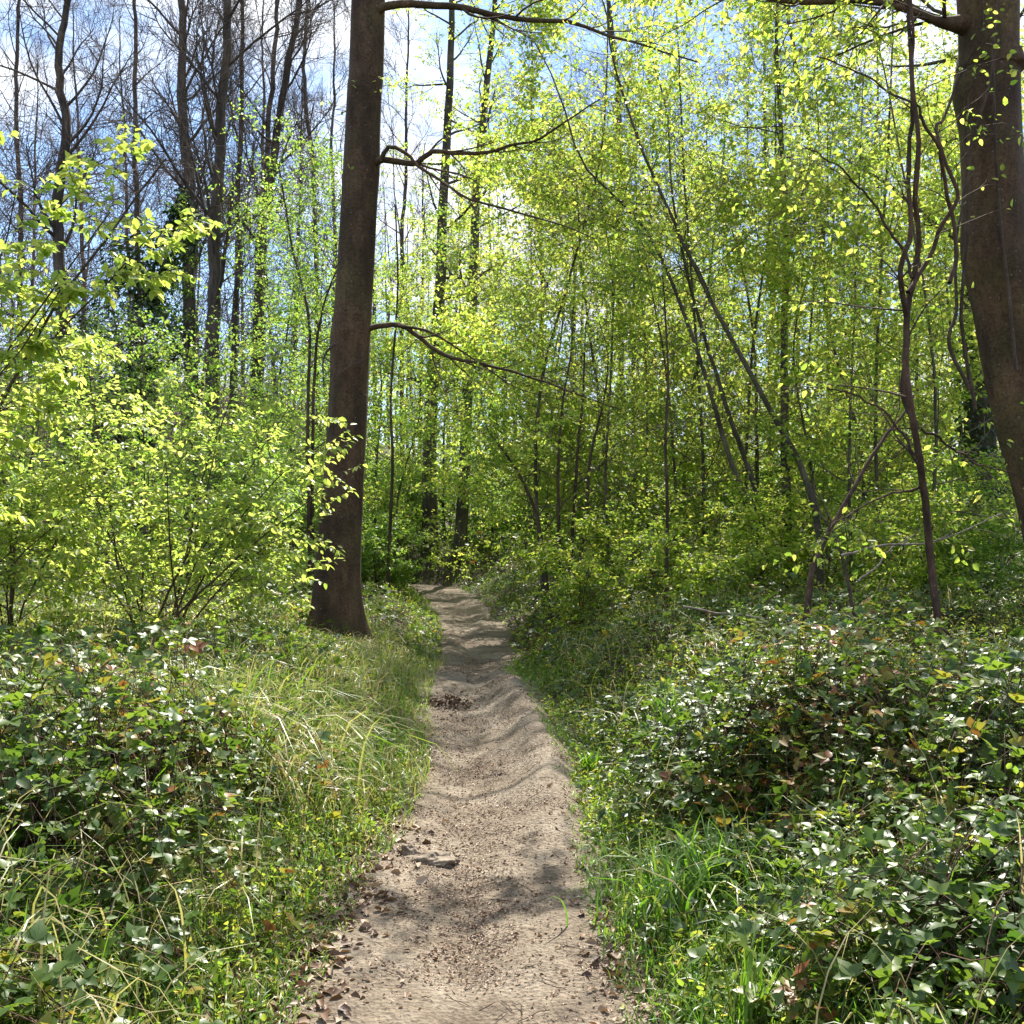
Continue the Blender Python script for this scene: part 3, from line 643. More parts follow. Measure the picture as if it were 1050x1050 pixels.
LB = [ # ctrl pixels, depth, height, radius, label
 ([(64, 420), (66, 330), (60, 230), (66, 140), (57, 60), (66, 0)], 26, 22, .20, 'dark wavy bare trunk nearest the blue sky corner'),
 ([(196, 420), (200, 330), (196, 200), (190, 100), (187, 0)], 25, 22, .21, 'straight dark bare trunk rising out of the black ivy'),
 ([(221, 430), (221, 350), (222, 250), (228, 130), (236, 0)], 22, 21, .20, 'thick dark bare trunk with a side stub, second from the black ivy'),
 ([(240, 420), (242, 300), (243, 150), (244, 0)], 27, 21, .10, 'thin bare trunk close against the thick stubbed one'),
 ([(252, 420), (262, 300), (270, 200), (283, 80), (297, 0)], 28, 22, .17, 'ivy-dusted bare trunk leaning right beside the fresh green sapling'),
 ([(262, 400), (272, 180), (278, 60), (284, -20)], 33, 22, .12, 'slimmer leaning bare trunk behind the ivy-dusted one'),
 ([(150, 420), (143, 250), (141, 120), (143, 0)], 36, 22, .13, 'slim grey bare trunk between the wavy trunk and the black ivy'),
 ([(20, 420), (22, 250), (14, 100), (20, 0)], 38, 20, .12, 'twiggy bare tree at the frame edge before the blue sky'),
 ([(330, 420), (322, 200), (312, 80), (318, -20)], 40, 22, .12, 'far thin bare trunk just left of the beech by the path'),
 ([(415, 480), (412, 250), (418, 100), (420, -20)], 42, 22, .12, 'far thin pale trunk right of the beech by the path'),
 ([(640, 480), (636, 250), (632, 100), (622, -20)], 36, 22, .16, 'tall half-hidden trunk above the leafy centre'),
 ([(790, 480), (793, 250), (790, 100), (795, -20)], 42, 22, .15, 'far trunk against the white sky above the upright brown tree'),
 ([(868, 480), (842, 250), (820, 100), (800, -20)], 40, 22, .14, 'far trunk leaning left in the sky gap near the twisted sapling'),
 ([(560, 480), (552, 250), (545, 100), (548, -20)], 45, 22, .12, 'far slim trunk right of the slender bend trees'),
]
for ctrl, d, h, r, lab in LB:
    bare_tree(lab, stem_pts(ctrl, d, h), r * .82, nb=24 if d < 30 else 18, t0=.2, group='leafless trees on the slope')
# more of the same wood farther back
proto = [bare_tree('grey leafless trunk deep in the far wood', stem_pts([(px, 430), (px + dx, 200), (px + 2 * dx, 0)], d, 20), .13, nb=16, group='grey trunks of the far wood', name='bare_tree')[0] for px, dx, d in [(-60, 8, 50), (90, -6, 55), (240, 5, 52)]]
k = 0
for px, d in [(30, 62), (135, 60), (268, 56), (300, 60), (345, 54), (385, 62), (430, 58), (465, 66), (505, 55), (540, 64), (585, 58), (625, 66), (665, 55), (710, 62), (750, 58), (815, 60), (860, 66), (900, 54), (950, 62), (1000, 58), (1045, 64)]:
    c = copy_tree(proto[k % 3]); k += 1
    x = (px - CX) * d / F
    c.location = (x, d, H(x, d) - .1); c.rotation_euler = (0, 0, rng.uniform(0, 6.28)); s = rng.uniform(.85, 1.15); c.scale = (s, s, s)

# black ivy round the dark trunk
iv = MB(); n = 5000
zz = rng.uniform(3.6, 9.6, n); c = np.stack([np.interp(zz, [3, 7, 10], [-9.3, -8.5, -7.95]) + .3 * np.sin(zz * 2.3), np.full(n, 25.), zz], -1)
prof = np.interp(zz, [3.6, 4.6, 6.2, 7.4, 8.6, 9.6], [.5, 1.1, 1.2, .8, .55, .3]) * (.8 + .45 * np.sin(zz * 3.1 + 1) + .3 * np.sin(zz * 7.7))
th = rng.uniform(0, 6.28, n); rr = prof * rng.uniform(.35, 1, n) ** .6
off = np.stack([np.cos(th) * rr * 1.35 - .7 * prof, np.sin(th) * rr, rng.normal(0, .15, n)], -1)
D = norm(off * np.array([1, 1, 0]) + np.array([0, 0, -.8]) + rng.normal(0, .5, (n, 3)))
iv.leaves(c + off, D, norm(off + np.array([0, 0, .6]) + rng.normal(0, .4, (n, 3))), rng.uniform(.08, .15, n), 0, width=.8, kind='ovate')
st = np.stack([c[:160] + off[:160] * .1, c[:160] + off[:160] * .6 + rng.normal(0, .1, (160, 3)), c[:160] + off[:160] * 1.1], 1); iv.tubes(st, np.full((160, 3), .012), 3, 1)
tag(iv.build('ivy', [IVY, TWIG], origin=np.array([-8.2, 25, 3.6])), 'black mass of ivy hanging round the straight dark bare trunk', 'ivy')
# ivy on the grey trunk
iv = MB(); n = 900; zz = rng.uniform(1, 4.6, n); th = rng.uniform(3.2, 6.4, n); rr = .31 + rng.random(n) * .10
bx = (1003 - CX) * 15 / F
off = np.stack([np.cos(th) * rr, np.sin(th) * rr, 0 * zz], -1); c = np.stack([np.full(n, bx), np.full(n, 15.), zz], -1)
iv.leaves(c + off, norm(np.array([0, 0, -1.]) + rng.normal(0, .5, (n, 3))), norm(off + rng.normal(0, .15, (n, 3))), rng.uniform(.05, .09, n), 0, width=.85, kind='ovate')
tag(iv.build('ivy', [IVY], origin=np.array([bx, 15, 1])), 'dark ivy climbing the grey trunk behind the massive beech', 'ivy')

# ------------------------------------------------------------------ bright young shrubs, left
def shrub(label, bx, by, stems, mat, leaf, nb=9, bl=1.0, sub=5, sl=.5, tw=4, tl=.26, K=7, r=.016, name='shrub', kind='ovate', flat=.7, t0=.22, bark=TWIG, cat='shrub', group=None, face=None, keep=1.):
    z = H(bx, by); base = np.array([bx, by, z]); w, cr = MB(), MB()
    for tip, rr in stems:
        tip = np.asarray(tip, float); b = base + np.array([rng.normal(0, .09), rng.normal(0, .09), -.05])
        mid = b * .5 + tip * .5; mid[2] += .18 * np.linalg.norm(tip[:2] - b[:2])
        P = resample(np.array([b, b * .75 + mid * .25 + rng.normal(0, .03, 3), mid + rng.normal(0, .06, 3), tip]), 18)
        P[1:] += np.cumsum(rng.normal(0, .008, (17, 3)), 0)
        R = rr * np.linspace(1, .25, 18); w.tubes(P, R, 7)
        B, BR = kids(P[None], R[None], nb, t0, 1, 1.0, bl, 7, .12, .0, .5, .3, flat * .9, .5, minr=.003, face=face); w.tubes(B, BR, 4)
        S, SR = kids(B, BR, sub, .2, 1, .75, sl, 5, .12, -.02, .55, .4, flat, .4, minr=.0025); cr.tubes(S, SR, 3)
        W, WR = kids(np.concatenate([S, B[:, -5:]]), np.concatenate([SR, BR[:, -5:]]), tw, .15, 1, .65, tl, 4, .12, -.04, .6, .5, min(1, flat * 1.15), .3, minr=.0018); cr.tubes(W, WR, 3)
        leaf_on(cr, W, K, leaf, 1, kind, tilt=.38, keep=keep, gap=False); leaf_on(cr, S, K - 2, leaf, 1, kind, t0=.35, tilt=.4, keep=keep, gap=False)
    root = empty(name, base); w.build('stems', [bark], root, base); cr.build('foliage', [TWIG, mat], root, base)
    tag(root, label, cat, group); return root
T = lambda px, row, d: at(px, row, d)
shrub('large bright green beech shrub with a bunch of thin stems before the beech trunk', -3.16, 9.1,
      [(T(335, 500, 8.4), .016), (T(270, 580, 8.3), .010), (T(90, 570, 8.4), .010), (T(330, 530, 8.6), .012), (T(320, 455, 8.8), .014), (T(225, 440, 9.2), .017), (T(100, 380, 9.3), .017), (T(255, 360, 9.8), .016), (T(70, 460, 8.6), .013), (T(170, 470, 8.0), .013), (T(300, 420, 9.4), .014), (T(150, 345, 10), .015)],
      YELLOW, .062, nb=8, bl=.9, sub=4, sl=.45, tw=2, tl=.26, K=6, t0=.3)
shrub('bright green shrub with thin bare stems at the frame edge, beside the large beech shrub', -4.4, 8.8,
      [(T(-20, 350, 8.6), .015), (T(60, 340, 9.2), .016), (T(110, 440, 8.6), .013), (T(-40, 470, 8.2), .013), (T(20, 560, 7.8), .011), (T(70, 520, 8.0), .012)], YELLOW, .060, nb=8, bl=.8, sub=5, sl=.42, tw=3, tl=.24, K=6, t0=.3)
shrub('overhanging yellow-green sapling whose sprays cross the bare trunks', -4.6, 7.2,
      [(T(175, 165, 6.6), .022), (T(110, 225, 6.4), .016), (T(175, 235, 6.6), .017), (T(60, 300, 6.2), .014), (T(-30, 120, 7), .02), (T(20, 200, 6.5), .015)], YELLOW, .070, nb=10, bl=.55, sub=4, sl=.3, tw=2, tl=.2, K=6, t0=.42, r=.02, name='sapling', cat='tree', flat=.8)
shrub('darker green bush low behind the large beech shrub', -4.6, 13.5, [(T(230, 470, 13), .016), (T(150, 440, 13.5), .016), (T(60, 450, 13.5), .016), (T(280, 500, 13), .014)], GREEN, .065, nb=9, bl=1.1, sub=6, sl=.5, tw=4, tl=.28, K=6, kind='quad')
shrub('dense green bush at the foot of the forked sapling', -4.3, 17, [(T(250, 470, 16.5), .018), (T(320, 480, 17), .018), (T(200, 480, 17), .018)], GREEN, .07, nb=10, bl=1.2, sub=6, sl=.6, tw=4, tl=.3, K=6, kind='quad')
RS = [(4.6, 15.5, 'low green bush in the shade behind the dead stems'), (1.6, 17.5, 'low bush between the sapling clump and the lone thin sapling'), (3.0, 20, 'green bush behind the lone thin sapling'),
      (7.2, 18.5, 'low bush behind the ivy-clad trunk'), (-2.0, 33, 'far low bush beyond the slender bend trees'), (5.6, 12.2, 'green bush under the twisted sapling'), (-4.6, 27, 'bush left of the hollow-footed dark tree'), (2.6, 27, 'far green bush deep behind the hornbeams'), (-1.6,19.5,'dark little bush beside the slim dark sapling')]
for x, y, lab in RS:
    sz = 1.9 if y > 14 else 1.3
    if y == 19.5: sz = .9; x = -2.6
    shrub(lab, x, y, [(np.array([x + dx * sz, y + dy * sz, H(x, y) + hz * sz]), .014) for dx, dy, hz in [(-.6, 0, .9), (.5, .2, 1.0), (0, -.5, .8), (.1, .4, 1.3), (-.3, .3, 1.1)]],
          GREEN, .068 if y < 22 else .085, nb=8, bl=.8 * sz, sub=5, sl=.45, tw=4, tl=.28, K=6, kind='quad', group='low bushes of the understorey')

far_bush = [shrub('low leafy bush deep in the wood behind the young trees', x, y, [(np.array([x + dx * 2.2, y + dy * 2.2, H(x, y) + hz * 1.7]), .014) for dx, dy, hz in [(-.6, 0, .8), (.5, .2, .9), (0, -.5, .7), (.1, .4, 1.2), (-.3, .3, 1.)]],
          GREEN, .10, nb=8, bl=1.7, sub=6, sl=.7, tw=4, tl=.4, K=7, kind='quad', group='bushes deep in the wood') for x, y in [(6.5, 30), (-7, 32), (1.5, 36)]]
for k in range(34):
    y = rng.uniform(28, 44); x = y * rng.uniform(-.55, .55)
    if abs(x - pcx(y)) < 1.6 and y < 34: continue
    c = copy_tree(far_bush[k % 3]); c.location = (x, y, H(x, y)); c.rotation_euler = (0, 0, rng.uniform(0, 6.28)); q = rng.uniform(.8, 1.35); c.scale = (q, q, q)

for x, y, q, lab in [(1.0, 13.3, .9, 'low glowing leafy bush between the bushy sapling clump and the lone thin sapling'), (2.5, 12.2, .8, 'low glowing leafy bush at the feet of the close hornbeam pair'),
                  (3.5, 13.6, 1.0, 'low glowing leafy bush right of the single mossy hornbeam'), (2.2, 15.2, 1.1, 'low leafy bush glimpsed between the hornbeam feet'), (4.6, 11.6, .9, 'low glowing leafy bush behind the twisted sapling'), (5.8, 13.8, 1.1, 'low glowing leafy bush under the ivy-clad trunk')]:
    shrub(lab, x, y, [(np.array([x + dx * q, y + dy * q, H(x, y) + hz * q]), .011) for dx, dy, hz in [(-.7, 0, 1.2), (.6, .2, 1.4), (0, -.5, 1.1), (.1, .4, 1.8), (-.3, .3, 1.5)]],
          YOUNG, .068, nb=7, bl=.7, sub=4, sl=.4, tw=3, tl=.26, K=6, kind='ovate', group='low bushes of the understorey')
# ------------------------------------------------------------------ distant wood as one mass
fw = MB()
n = 150; y = rng.uniform(55, 95, n); x = rng.uniform(-.62, .62, n) * y; z = hgt(x, y)
tops = np.stack([x + rng.normal(0, 1, n), y, z + rng.uniform(9, 22, n)], -1); b = np.stack([x, y, z - .3], -1)
P = b[:, None] + (tops - b)[:, None] * np.linspace(0, 1, 6)[None, :, None]; P[:, 1:-1] += rng.normal(0, .15, (n, 4, 3))
R = rng.uniform(.07, .16, (n, 1)) * np.linspace(1, .15, 6); fw.tubes(P, R, 5, 0)
B, BR = kids(P, R, 9, .12, 1, .8, 2.6, 5, .15, .06, .4, .3, minr=.02); fw.tubes(B, BR, 3, 0)
S, SR = kids(B, BR, 4, .2, 1, .7, 1.2, 4, .15, .04, .5, .4, minr=.012); fw.tubes(S, SR, 3, 0)
right = (S[:, 0, 0] > -.24 * S[:, 0, 1]) & (S[:, 0, 2] < 16)
low = S[:, 0, 2] < hgt(S[:, 0, 0], S[:, 0, 1]) + 5
leaf_on(fw, S[right | low], 9, .16, 1, 'quad', jit=.5, tilt=.6, keep=.8)
n = 5200; y = rng.uniform(38, 70, n); x = rng.uniform(-.6, .6, n) * y; rt = x > -.2 * y
z0 = hgt(x, y); zt = z0 + np.where(rt, 12, 5.) * rng.random(n) ** 1.3 + .2
c0 = np.stack([x, y, zt], -1); dd = norm(rng.normal(0, 1, (n, 3)) * np.array([1, 1, .35]))
P = c0[:, None] + dd[:, None] * np.linspace(0, 1.3, 4)[None, :, None] + rng.normal(0, .06, (n, 4, 3))
fw.tubes(P, np.full((n, 4), .01), 3, 0)
leaf_on(fw, P[rt | (zt < z0 + 2.5)], 26, .15, 1, 'quad', jit=.6, tilt=.7)
n = 6500; y = rng.uniform(30, 46, n); x = -y * rng.uniform(.17, .6, n); z0 = hgt(x, y) + rng.random(n) ** 1.4 * 14
dd = norm(rng.normal(0, 1, (n, 3)) + np.array([0, 0, .5])); t_ = np.linspace(0, 1, 6)[None, :, None]
P = np.stack([x, y, z0], -1)[:, None] + dd[:, None] * t_ * rng.uniform(1, 3, (n, 1, 1)) + np.cumsum(rng.normal(0, .09, (n, 6, 3)), 1)
fw.tubes(P, np.full((n, 6), .011) * np.linspace(1.3, .5, 6), 3, 0)
S, SR = kids(P, np.full((n, 6), .009), 3, .2, 1, .7, .9, 4, .16, 0, .6, .6, minr=.006); fw.tubes(S, SR, 3, 0)
tag(fw.build('distant_woodland', [BARETWIG, YOUNG]), 'far wood of thin trunks and pale foliage behind all the trees', 'woodland', kind='stuff')

# ------------------------------------------------------------------ ground cover
def scatter(n, y0, y1, side, u0, u1, p=1.0):
    """random ground points, thinning out with distance"""
    q = rng.random(n); y = (y0 ** (1 - p) + q * (y1 ** (1 - p) - y0 ** (1 - p))) ** (1 / (1 - p)) if p != 1 else y0 * (y1 / y0) ** q
    u = phw(y) + u0 + (np.minimum(.62 * y + 1.2, u1) - u0) * rng.random(n) if np.isscalar(u1) else 0
    x = pcx(y) + side * u
    return x, y, u - phw(y)
def low(x, y):          # trampled, shorter growth round the foot of the beech
    return 1 - .72 * np.exp(-(((x + 1.85) / .6) ** 2 + ((y - 10.1) / 1.4) ** 2))
def mound(x, y):
    return np.clip(.75 + 2.6 * vnoise(x + 31, y + 17, .75) + .8 * vnoise(x, y + 3, 2.1), .4, 1.35)
def canes(mb, x, y, length, height, nodes_, leaf, kind='tooth', three=True):
    n = len(x); z = hgt(x, y)
    a = rng.uniform(0, 2 * math.pi, n); L = length * rng.uniform(.6, 1.3, n); Hh = height * rng.uniform(.35, 1.3, n) * mound(x, y) * low(x, y)
    t = np.linspace(0, 1, 8)
    px = x[:, None] + np.cos(a)[:, None] * L[:, None] * t; py = y[:, None] + np.sin(a)[:, None] * L[:, None] * t
    keepin = (np.abs(px - pcx(py)) - phw(py)).min(1) > -.03
    px, py, Hh, n = px[keepin], py[keepin], Hh[keepin], int(keepin.sum())
    pzv = hgt(px, py) + Hh[:, None] * np.sin(np.pi * np.minimum(t * .85 + .05, 1))[None] + rng.normal(0, .015, (n, 8))
    P = np.stack([px, py, pzv], -1)
    mb.tubes(P, np.full((n, 8), .0022) * np.linspace(1.2, .6, 8), 3, 1)
    f = (np.arange(nodes_) + rng.random((n, nodes_))) / nodes_ * 7; i = np.clip(f.astype(int), 0, 6); w = (f - i)[..., None]; mi = np.arange(n)[:, None]
    C = (P[mi, i] * (1 - w) + P[mi, i + 1] * w).reshape(-1, 3)
    Tn = norm(P[mi, i + 1] - P[mi, i]).reshape(-1, 3)
    N = norm(np.array([0, 0, 1.]) + rng.normal(0, .42, C.shape))
    sd = np.where(rng.random(len(C)) < .5, 1., -1.)[:, None]
    D = norm(np.cross(Tn, N) * sd + Tn * .35 + np.array([0, 0, .12]) + rng.normal(0, .25, C.shape)); D = norm(D - (D * N).sum(-1, keepdims=True) * N)
    pet = C + D * leaf * .8; S = np.cross(D, N)
    r = np.clip(rng.random(len(C)) * .8 + vnoise(C[:, 0], C[:, 1], 1.3) * .5 + .1, 0, 1)
    s = leaf * (.45 + 1.0 * rng.random(len(C)) ** 1.5)
    for ang in ([0, 1.25, -1.25] if three else [0]):
        dd = D * math.cos(ang) + S * math.sin(ang)
        nn = norm(N + rng.normal(0, .12, N.shape) - dd * .2); dd2 = norm(dd - (dd * nn).sum(-1, keepdims=True) * nn)
        mb.leaves(pet, dd2, nn, s * (1 if ang == 0 else .85), 0, width=.72, kind=kind, rnd=np.clip(r + rng.normal(0, .04, len(r)), 0, 1))
br = MB()
for side, n, y0, y1, u0, u1, L_, H_, leaf, kind in [(-1, 2700, 1.9, 6.2, .55, 4.5, .6, .42, .046, 'tooth'), (-1, 1500, 5, 12, .75, 8, .6, .30, .046, 'ovate'), (-1, 1800, 11, 26, .2, 12, .8, .30, .055, 'quad'),
                                  (1, 2500, 1.9, 5.8, .55, 4.5, .6, .40, .046, 'tooth'), (1, 2700, 5, 12, .30, 8, .7, .34, .046, 'ovate'), (1, 3000, 10.5, 28, .0, 13, .9, .45, .055, 'quad'), (1, 1500, 26, 48, -.2, 22, 1.2, .5, .10, 'quad'), (-1, 1500, 25, 48, -.2, 22, 1.2, .5, .10, 'quad')]:
    x, y, a = scatter(n, y0, y1, side, u0, u1, p=.6)
    canes(br, x, y, L_, H_, 13, leaf, kind)
tag(br.build('bramble_thicket', [BRAMBLE, REDTWIG]), 'tangle of dark glossy brambles covering both banks', 'brambles', kind='stuff')

def herbs(mb, x, y, hmax, K, leaf, kind='ovate'):
    n = len(x); z = hgt(x, y); h = hmax * rng.uniform(.3, 1.2, n) * low(x, y)
    tip = np.stack([x + rng.normal(0, .3, n) * h, y + rng.normal(0, .3, n) * h, z + h], -1); b = np.stack([x, y, z - .01], -1)
    P = b[:, None] + (tip - b)[:, None] * np.linspace(0, 1, 4)[None, :, None]
    mb.tubes(P, np.full((n, 4), .0016), 3, 1)
    leaf_on(mb, P, K, leaf, 0, kind, t0=.2, tilt=.45, droop=-.1, jit=.5, width=.6)
hb = MB()
for side, n, y0, y1, u0, u1, kind in [(-1, 5200, 1.9, 6, .05, 4.5, 'ovate'), (-1, 6500, 5, 13, -.02, 7, 'ovate'), (-1, 4200, 12, 30, 0, 12, 'quad'), (1, 5200, 1.9, 6, .08, 4.5, 'ovate'), (1, 7500, 5, 13, -.02, 7, 'ovate'), (1, 4600, 12, 30, 0, 12, 'quad')]:
    x, y, a = scatter(n, y0, y1, side, u0, u1, p=.7)
    kk = (rng.random(len(x)) < np.where((a > .35) & (y < 6.), .22 if side < 0 else .38, 1.)); x, y, a = x[kk], y[kk], a[kk]
    herbs(hb, x, y, np.interp(a, [0, .4, 1.2], [.07, .2, .33]), 9, .032 if y1 < 20 else .045, kind)
tag(hb.build('herb_layer', [HERB, TWIG]), 'low yellow-green herbs growing among the brambles and grass', 'herbs', kind='stuff')

def blades(mb, x, y, length, lean=.55, width=.004, dirx=None, green=(0, .8), z=None, m=0):
    n = len(x); z = hgt(x, y) if z is None else z
    L = length * rng.uniform(.5, 1.25, n) * low(x, y); a = rng.uniform(0, 2 * math.pi, n)
    d = np.stack([np.cos(a), np.sin(a)], -1)
    if dirx is not None: d = d * .6 + np.asarray(dirx); d /= np.maximum(np.linalg.norm(d, axis=1, keepdims=True), 1e-6)
    ln = lean * rng.uniform(.3, 1.5, n)
    k = 6; t = np.linspace(0, 1, k)
    bend = (t[None] ** 1.8) * ln[:, None]
    hx = L[:, None] * np.sin(np.clip(bend, 0, 2.2)) * t; hz = L[:, None] * np.cos(np.clip(bend * 1.15, 0, 2.2)) * t
    C = np.stack([x[:, None] + d[:, :1] * hx, y[:, None] + d[:, 1:] * hx, z[:, None] - .01 + hz], -1)
    gz = hgt(C[..., 0], C[..., 1]); C[..., 2] = np.maximum(C[..., 2], gz + .012 * t)
    side = np.stack([-d[:, 1], d[:, 0], rng.normal(0, .4, n)], -1); side = norm(side)
    wd = width * rng.uniform(.6, 1.4, n)[:, None] * np.array([.8, 1, 1, .85, .55, .06])
    V = np.stack([C - side[:, None] * wd[..., None], C + side[:, None] * wd[..., None]], 2).reshape(n, 2 * k, 3)
    q = np.array([[2 * j, 2 * j + 1, 2 * j + 3, 2 * j + 2] for j in range(k - 1)])
    mb.add(V, (np.arange(n) * 2 * k)[:, None, None] + q[None], m, np.repeat(rng.uniform(green[0], green[1], n), 2 * k))
gr = MB()
for side, n, y0, y1, u0, u1, L_, wdt, gmax in [(-1, 8000, 2.2, 6, -.10, .8, .18, .0028, .9), (-1, 14000, 5, 13, -.14, 1.7, .33, .0035, 1.12), (-1, 5000, 5, 13, .8, 4, .38, .0038, 1.), (-1, 1100, 2, 5.5, .6, 4, .40, .0032, 1.), (1, 12000, 2.2, 6.5, -.10, .9, .20, .0030, .72), (1, 9000, 6, 12.5, -.14, .7, .16, .0032, .75), (1, 1500, 3, 9, .6, 3, .32, .0034, .85),
                                         (1, 7000, 18, 31, -.1, 5.5, .17, .007, .7), (-1, 2500, 12, 26, -.05, .5, .15, .006, .8)]:
    x, y, a = scatter(n, y0, y1, side, u0, u1, p=.7)
    kk = rng.random(n) < np.clip(.65 + 1.6 * vnoise(x, y, 1.1), .12, 1)
    x, y, a = x[kk], y[kk], a[kk]
    blades(gr, x, y, L_ * np.interp(a, [-.05, .1, .5], [.4, .7, 1.1]), .8, wdt, green=(0 if gmax < 1.1 else .2, min(gmax, 1)))
for side, n, y0, y1 in [(-1, 1100, 2.2, 6), (-1, 5200, 5, 12), (1, 350, 2.4, 6), (1, 1300, 5, 12)]:
    x, y, a = scatter(n, y0, y1, side, .25, 5, p=.7)
    blades(gr, x, y, .48, 1.0, .0028, green=(.76, 1))
tag(gr.build('grass', [GRASS]), 'soft grass fringing both sides of the path', 'grass', kind='stuff')

def tuft(label, px, row, d, n, L_, lean, spread, dirx=None, green=(0, .6), width=.005):
    x0 = (px - CX) * d / F; y0 = d; z0 = H(x0, y0)
    mb = MB(); blades(mb, x0 + rng.normal(0, spread, n), y0 + rng.normal(0, spread, n), L_, lean, width, dirx, green)
    tag(mb.build('grass_tuft', [GRASS], origin=np.array([x0, y0, z0])), label, 'grass', 'grass tufts on the banks')
tuft('dark green upright grass tuft on the right bank edge', 690, 775, 6.6, 90, .46, .5, .05)
tuft('long pale arching grass tuft spilling towards the path', 318, 780, 6.2, 110, .58, 1.2, .20, dirx=(.9, -.1), green=(.3, .95))
tuft('second pale arching tuft above the trampled grass edge', 270, 800, 5.6, 80, .56, 1.2, .20, dirx=(.9, -.2), green=(.3, .95))
tuft('broad lush green grass tuft on the right verge', 700, 925, 4.1, 230, .36, .8, .13, green=(0, .72))
tuft('lush green tuft lower on the right verge', 735, 900, 4.2, 150, .32, .7, .13, green=(0, .72))
tuft('few bright upright blades low on the right bank', 765, 1040, 3.1, 40, .36, .3, .03, green=(.3, .66))
tuft('short spiky tuft at the path edge under the dark tuft', 605, 800, 6.5, 60, .22, .7, .04, green=(.2, .6))
tuft('bright green upright blades below the large beech shrub', 137, 730, 7.2, 24, .52, .25, .03, green=(.3, .6))
tuft('upright green blades midway between shrub and path', 305, 730, 7.5, 40, .42, .4, .04, green=(.2, .6))
tuft('dry straw-coloured tuft at the foot of the beech', 372, 690, 10.4, 160, .42, .8, .08, green=(.7, 1))
tuft('long straw blades bending low at the frame corner', 20, 960, 3.1, 22, .55, 1.1, .10, dirx=(.6, .2), green=(.5, 1), width=.003)

# ------------------------------------------------------------------ things on the path
def litter(mb, x, y, size, tilt=.35, lift=.016):
    n = len(x); z = hgt(x, y) + lift; a = rng.uniform(0, 6.28, n)
    D = norm(np.stack([np.cos(a), np.sin(a), rng.normal(0, .18, n)], -1)); N = norm(np.array([0, 0, 1.]) + rng.normal(0, tilt, (n, 3))); N = norm(N - (N * D).sum(-1, keepdims=True) * D)
    mb.leaves(np.stack([x, y, z], -1), D, N, size * rng.uniform(.4, 1.3, n), 0, width=.62, kind='ovate', droop=.2, fold=.22, rnd=np.clip(rng.beta(1.3, 1.1, n), 0, 1))
lt = MB()
n = 60000; y = 2.2 * (27 / 2.2) ** rng.random(n); w = phw(y); grv = -.05 + .12 * np.sin(y * .7)
u = np.where(rng.random(n) < .62, rng.normal(0, .22, n) + grv, rng.choice([-1, 1], n) * (w - np.abs(rng.normal(0, .12, n)) + .04))
kk = (np.abs(u) < w + .2) & (rng.random(n) < np.clip(.45 + 2.4 * vnoise(u + 5, y, 1.6) + vnoise(u, y, 4), 0, 1)); u, y = u[kk], y[kk]
litter(lt, pcx(y) + u, y, .014 * (.6 + .8 * rng.random(len(y)) ** 3))
n = 1100; y = rng.uniform(2.4, 5.6, n); u = -phw(y) + rng.normal(-.02, .13, n); litter(lt, pcx(y) + u, y, .045, .5, .02)
n = 350; y = rng.uniform(2.4, 4.4, n); u = phw(y) + rng.normal(-.02, .09, n); litter(lt, pcx(y) + u, y, .04, .5, .02)
n = 7000; y = 2.5 * (18 / 2.5) ** rng.random(n); u = rng.choice([-1, 1], n) * (phw(y) + rng.uniform(.1, 4, n)); litter(lt, pcx(y) + u, y, .055, .5, .03)
n = 26000; y = 2.2 * (22 / 2.2) ** rng.random(n); u = rng.uniform(-1.1, 1.1, n) * phw(y); kk = rng.random(n) < np.clip(.4 + 2.2 * vnoise(u + 2, y + 9, 2.3), .04, 1); u, y = u[kk], y[kk]
litter(lt, pcx(y) + u, y, .011 + .016 * rng.random(len(y)) ** 5)
tag(lt.build('leaf_litter', [DEADLEAF]), 'brown dead leaves and crumbs scattered over the path and banks', 'leaves', kind='stuff')
st = MB(); n = 300; y = 2.3 * (11 / 2.3) ** rng.random(n); u = rng.normal(0, .3, n); kk = np.abs(u) < phw(y); y, u = y[kk], u[kk]; x = pcx(y) + u; n = len(x)
a = rng.uniform(0, 6.28, n); L = rng.uniform(.03, .12, n); t = np.linspace(-.5, .5, 4)
qx = x[:, None] + np.cos(a)[:, None] * L[:, None] * t; qy = y[:, None] + np.sin(a)[:, None] * L[:, None] * t
st.tubes(np.stack([qx, qy, hgt(qx, qy) + .017 + rng.normal(0, .003, qx.shape)], -1), np.full((n, 4), .0016), 4, 0)
tag(st.build('twig_litter', [TWIG]), 'bits of broken twig strewn on the path', 'twigs', kind='stuff')

p = at(462, 725, 8.9); n = 230
pm = MB(); ux = rng.standard_t(3, n) * .075; uy = rng.standard_t(3, n) * .13
x = p[0] + ux; y = p[1] + uy; z = hgt(x, y) + .02 + .05 * np.exp(-(ux ** 2 + uy ** 2) / .02) * rng.random(n); a = rng.uniform(0, 6.28, n)
D = norm(np.stack([np.cos(a), np.sin(a), rng.normal(0, .4, n)], -1)); N = norm(np.array([0, 0, 1.]) + rng.normal(0, .5, (n, 3))); N = norm(N - (N * D).sum(-1, keepdims=True) * D)
pm.leaves(np.stack([x, y, z], -1), D, N, .04 * rng.uniform(.5, 1.3, n), 0, width=.65, kind='ovate', droop=.2, fold=.25, rnd=rng.uniform(0, .5, n))
tag(pm.build('leaf_pile', [DEADLEAF], origin=np.array([p[0], p[1], H(p[0], p[1])])), 'small drift of dark red-brown leaves in the path hollow', 'leaves', kind='stuff')

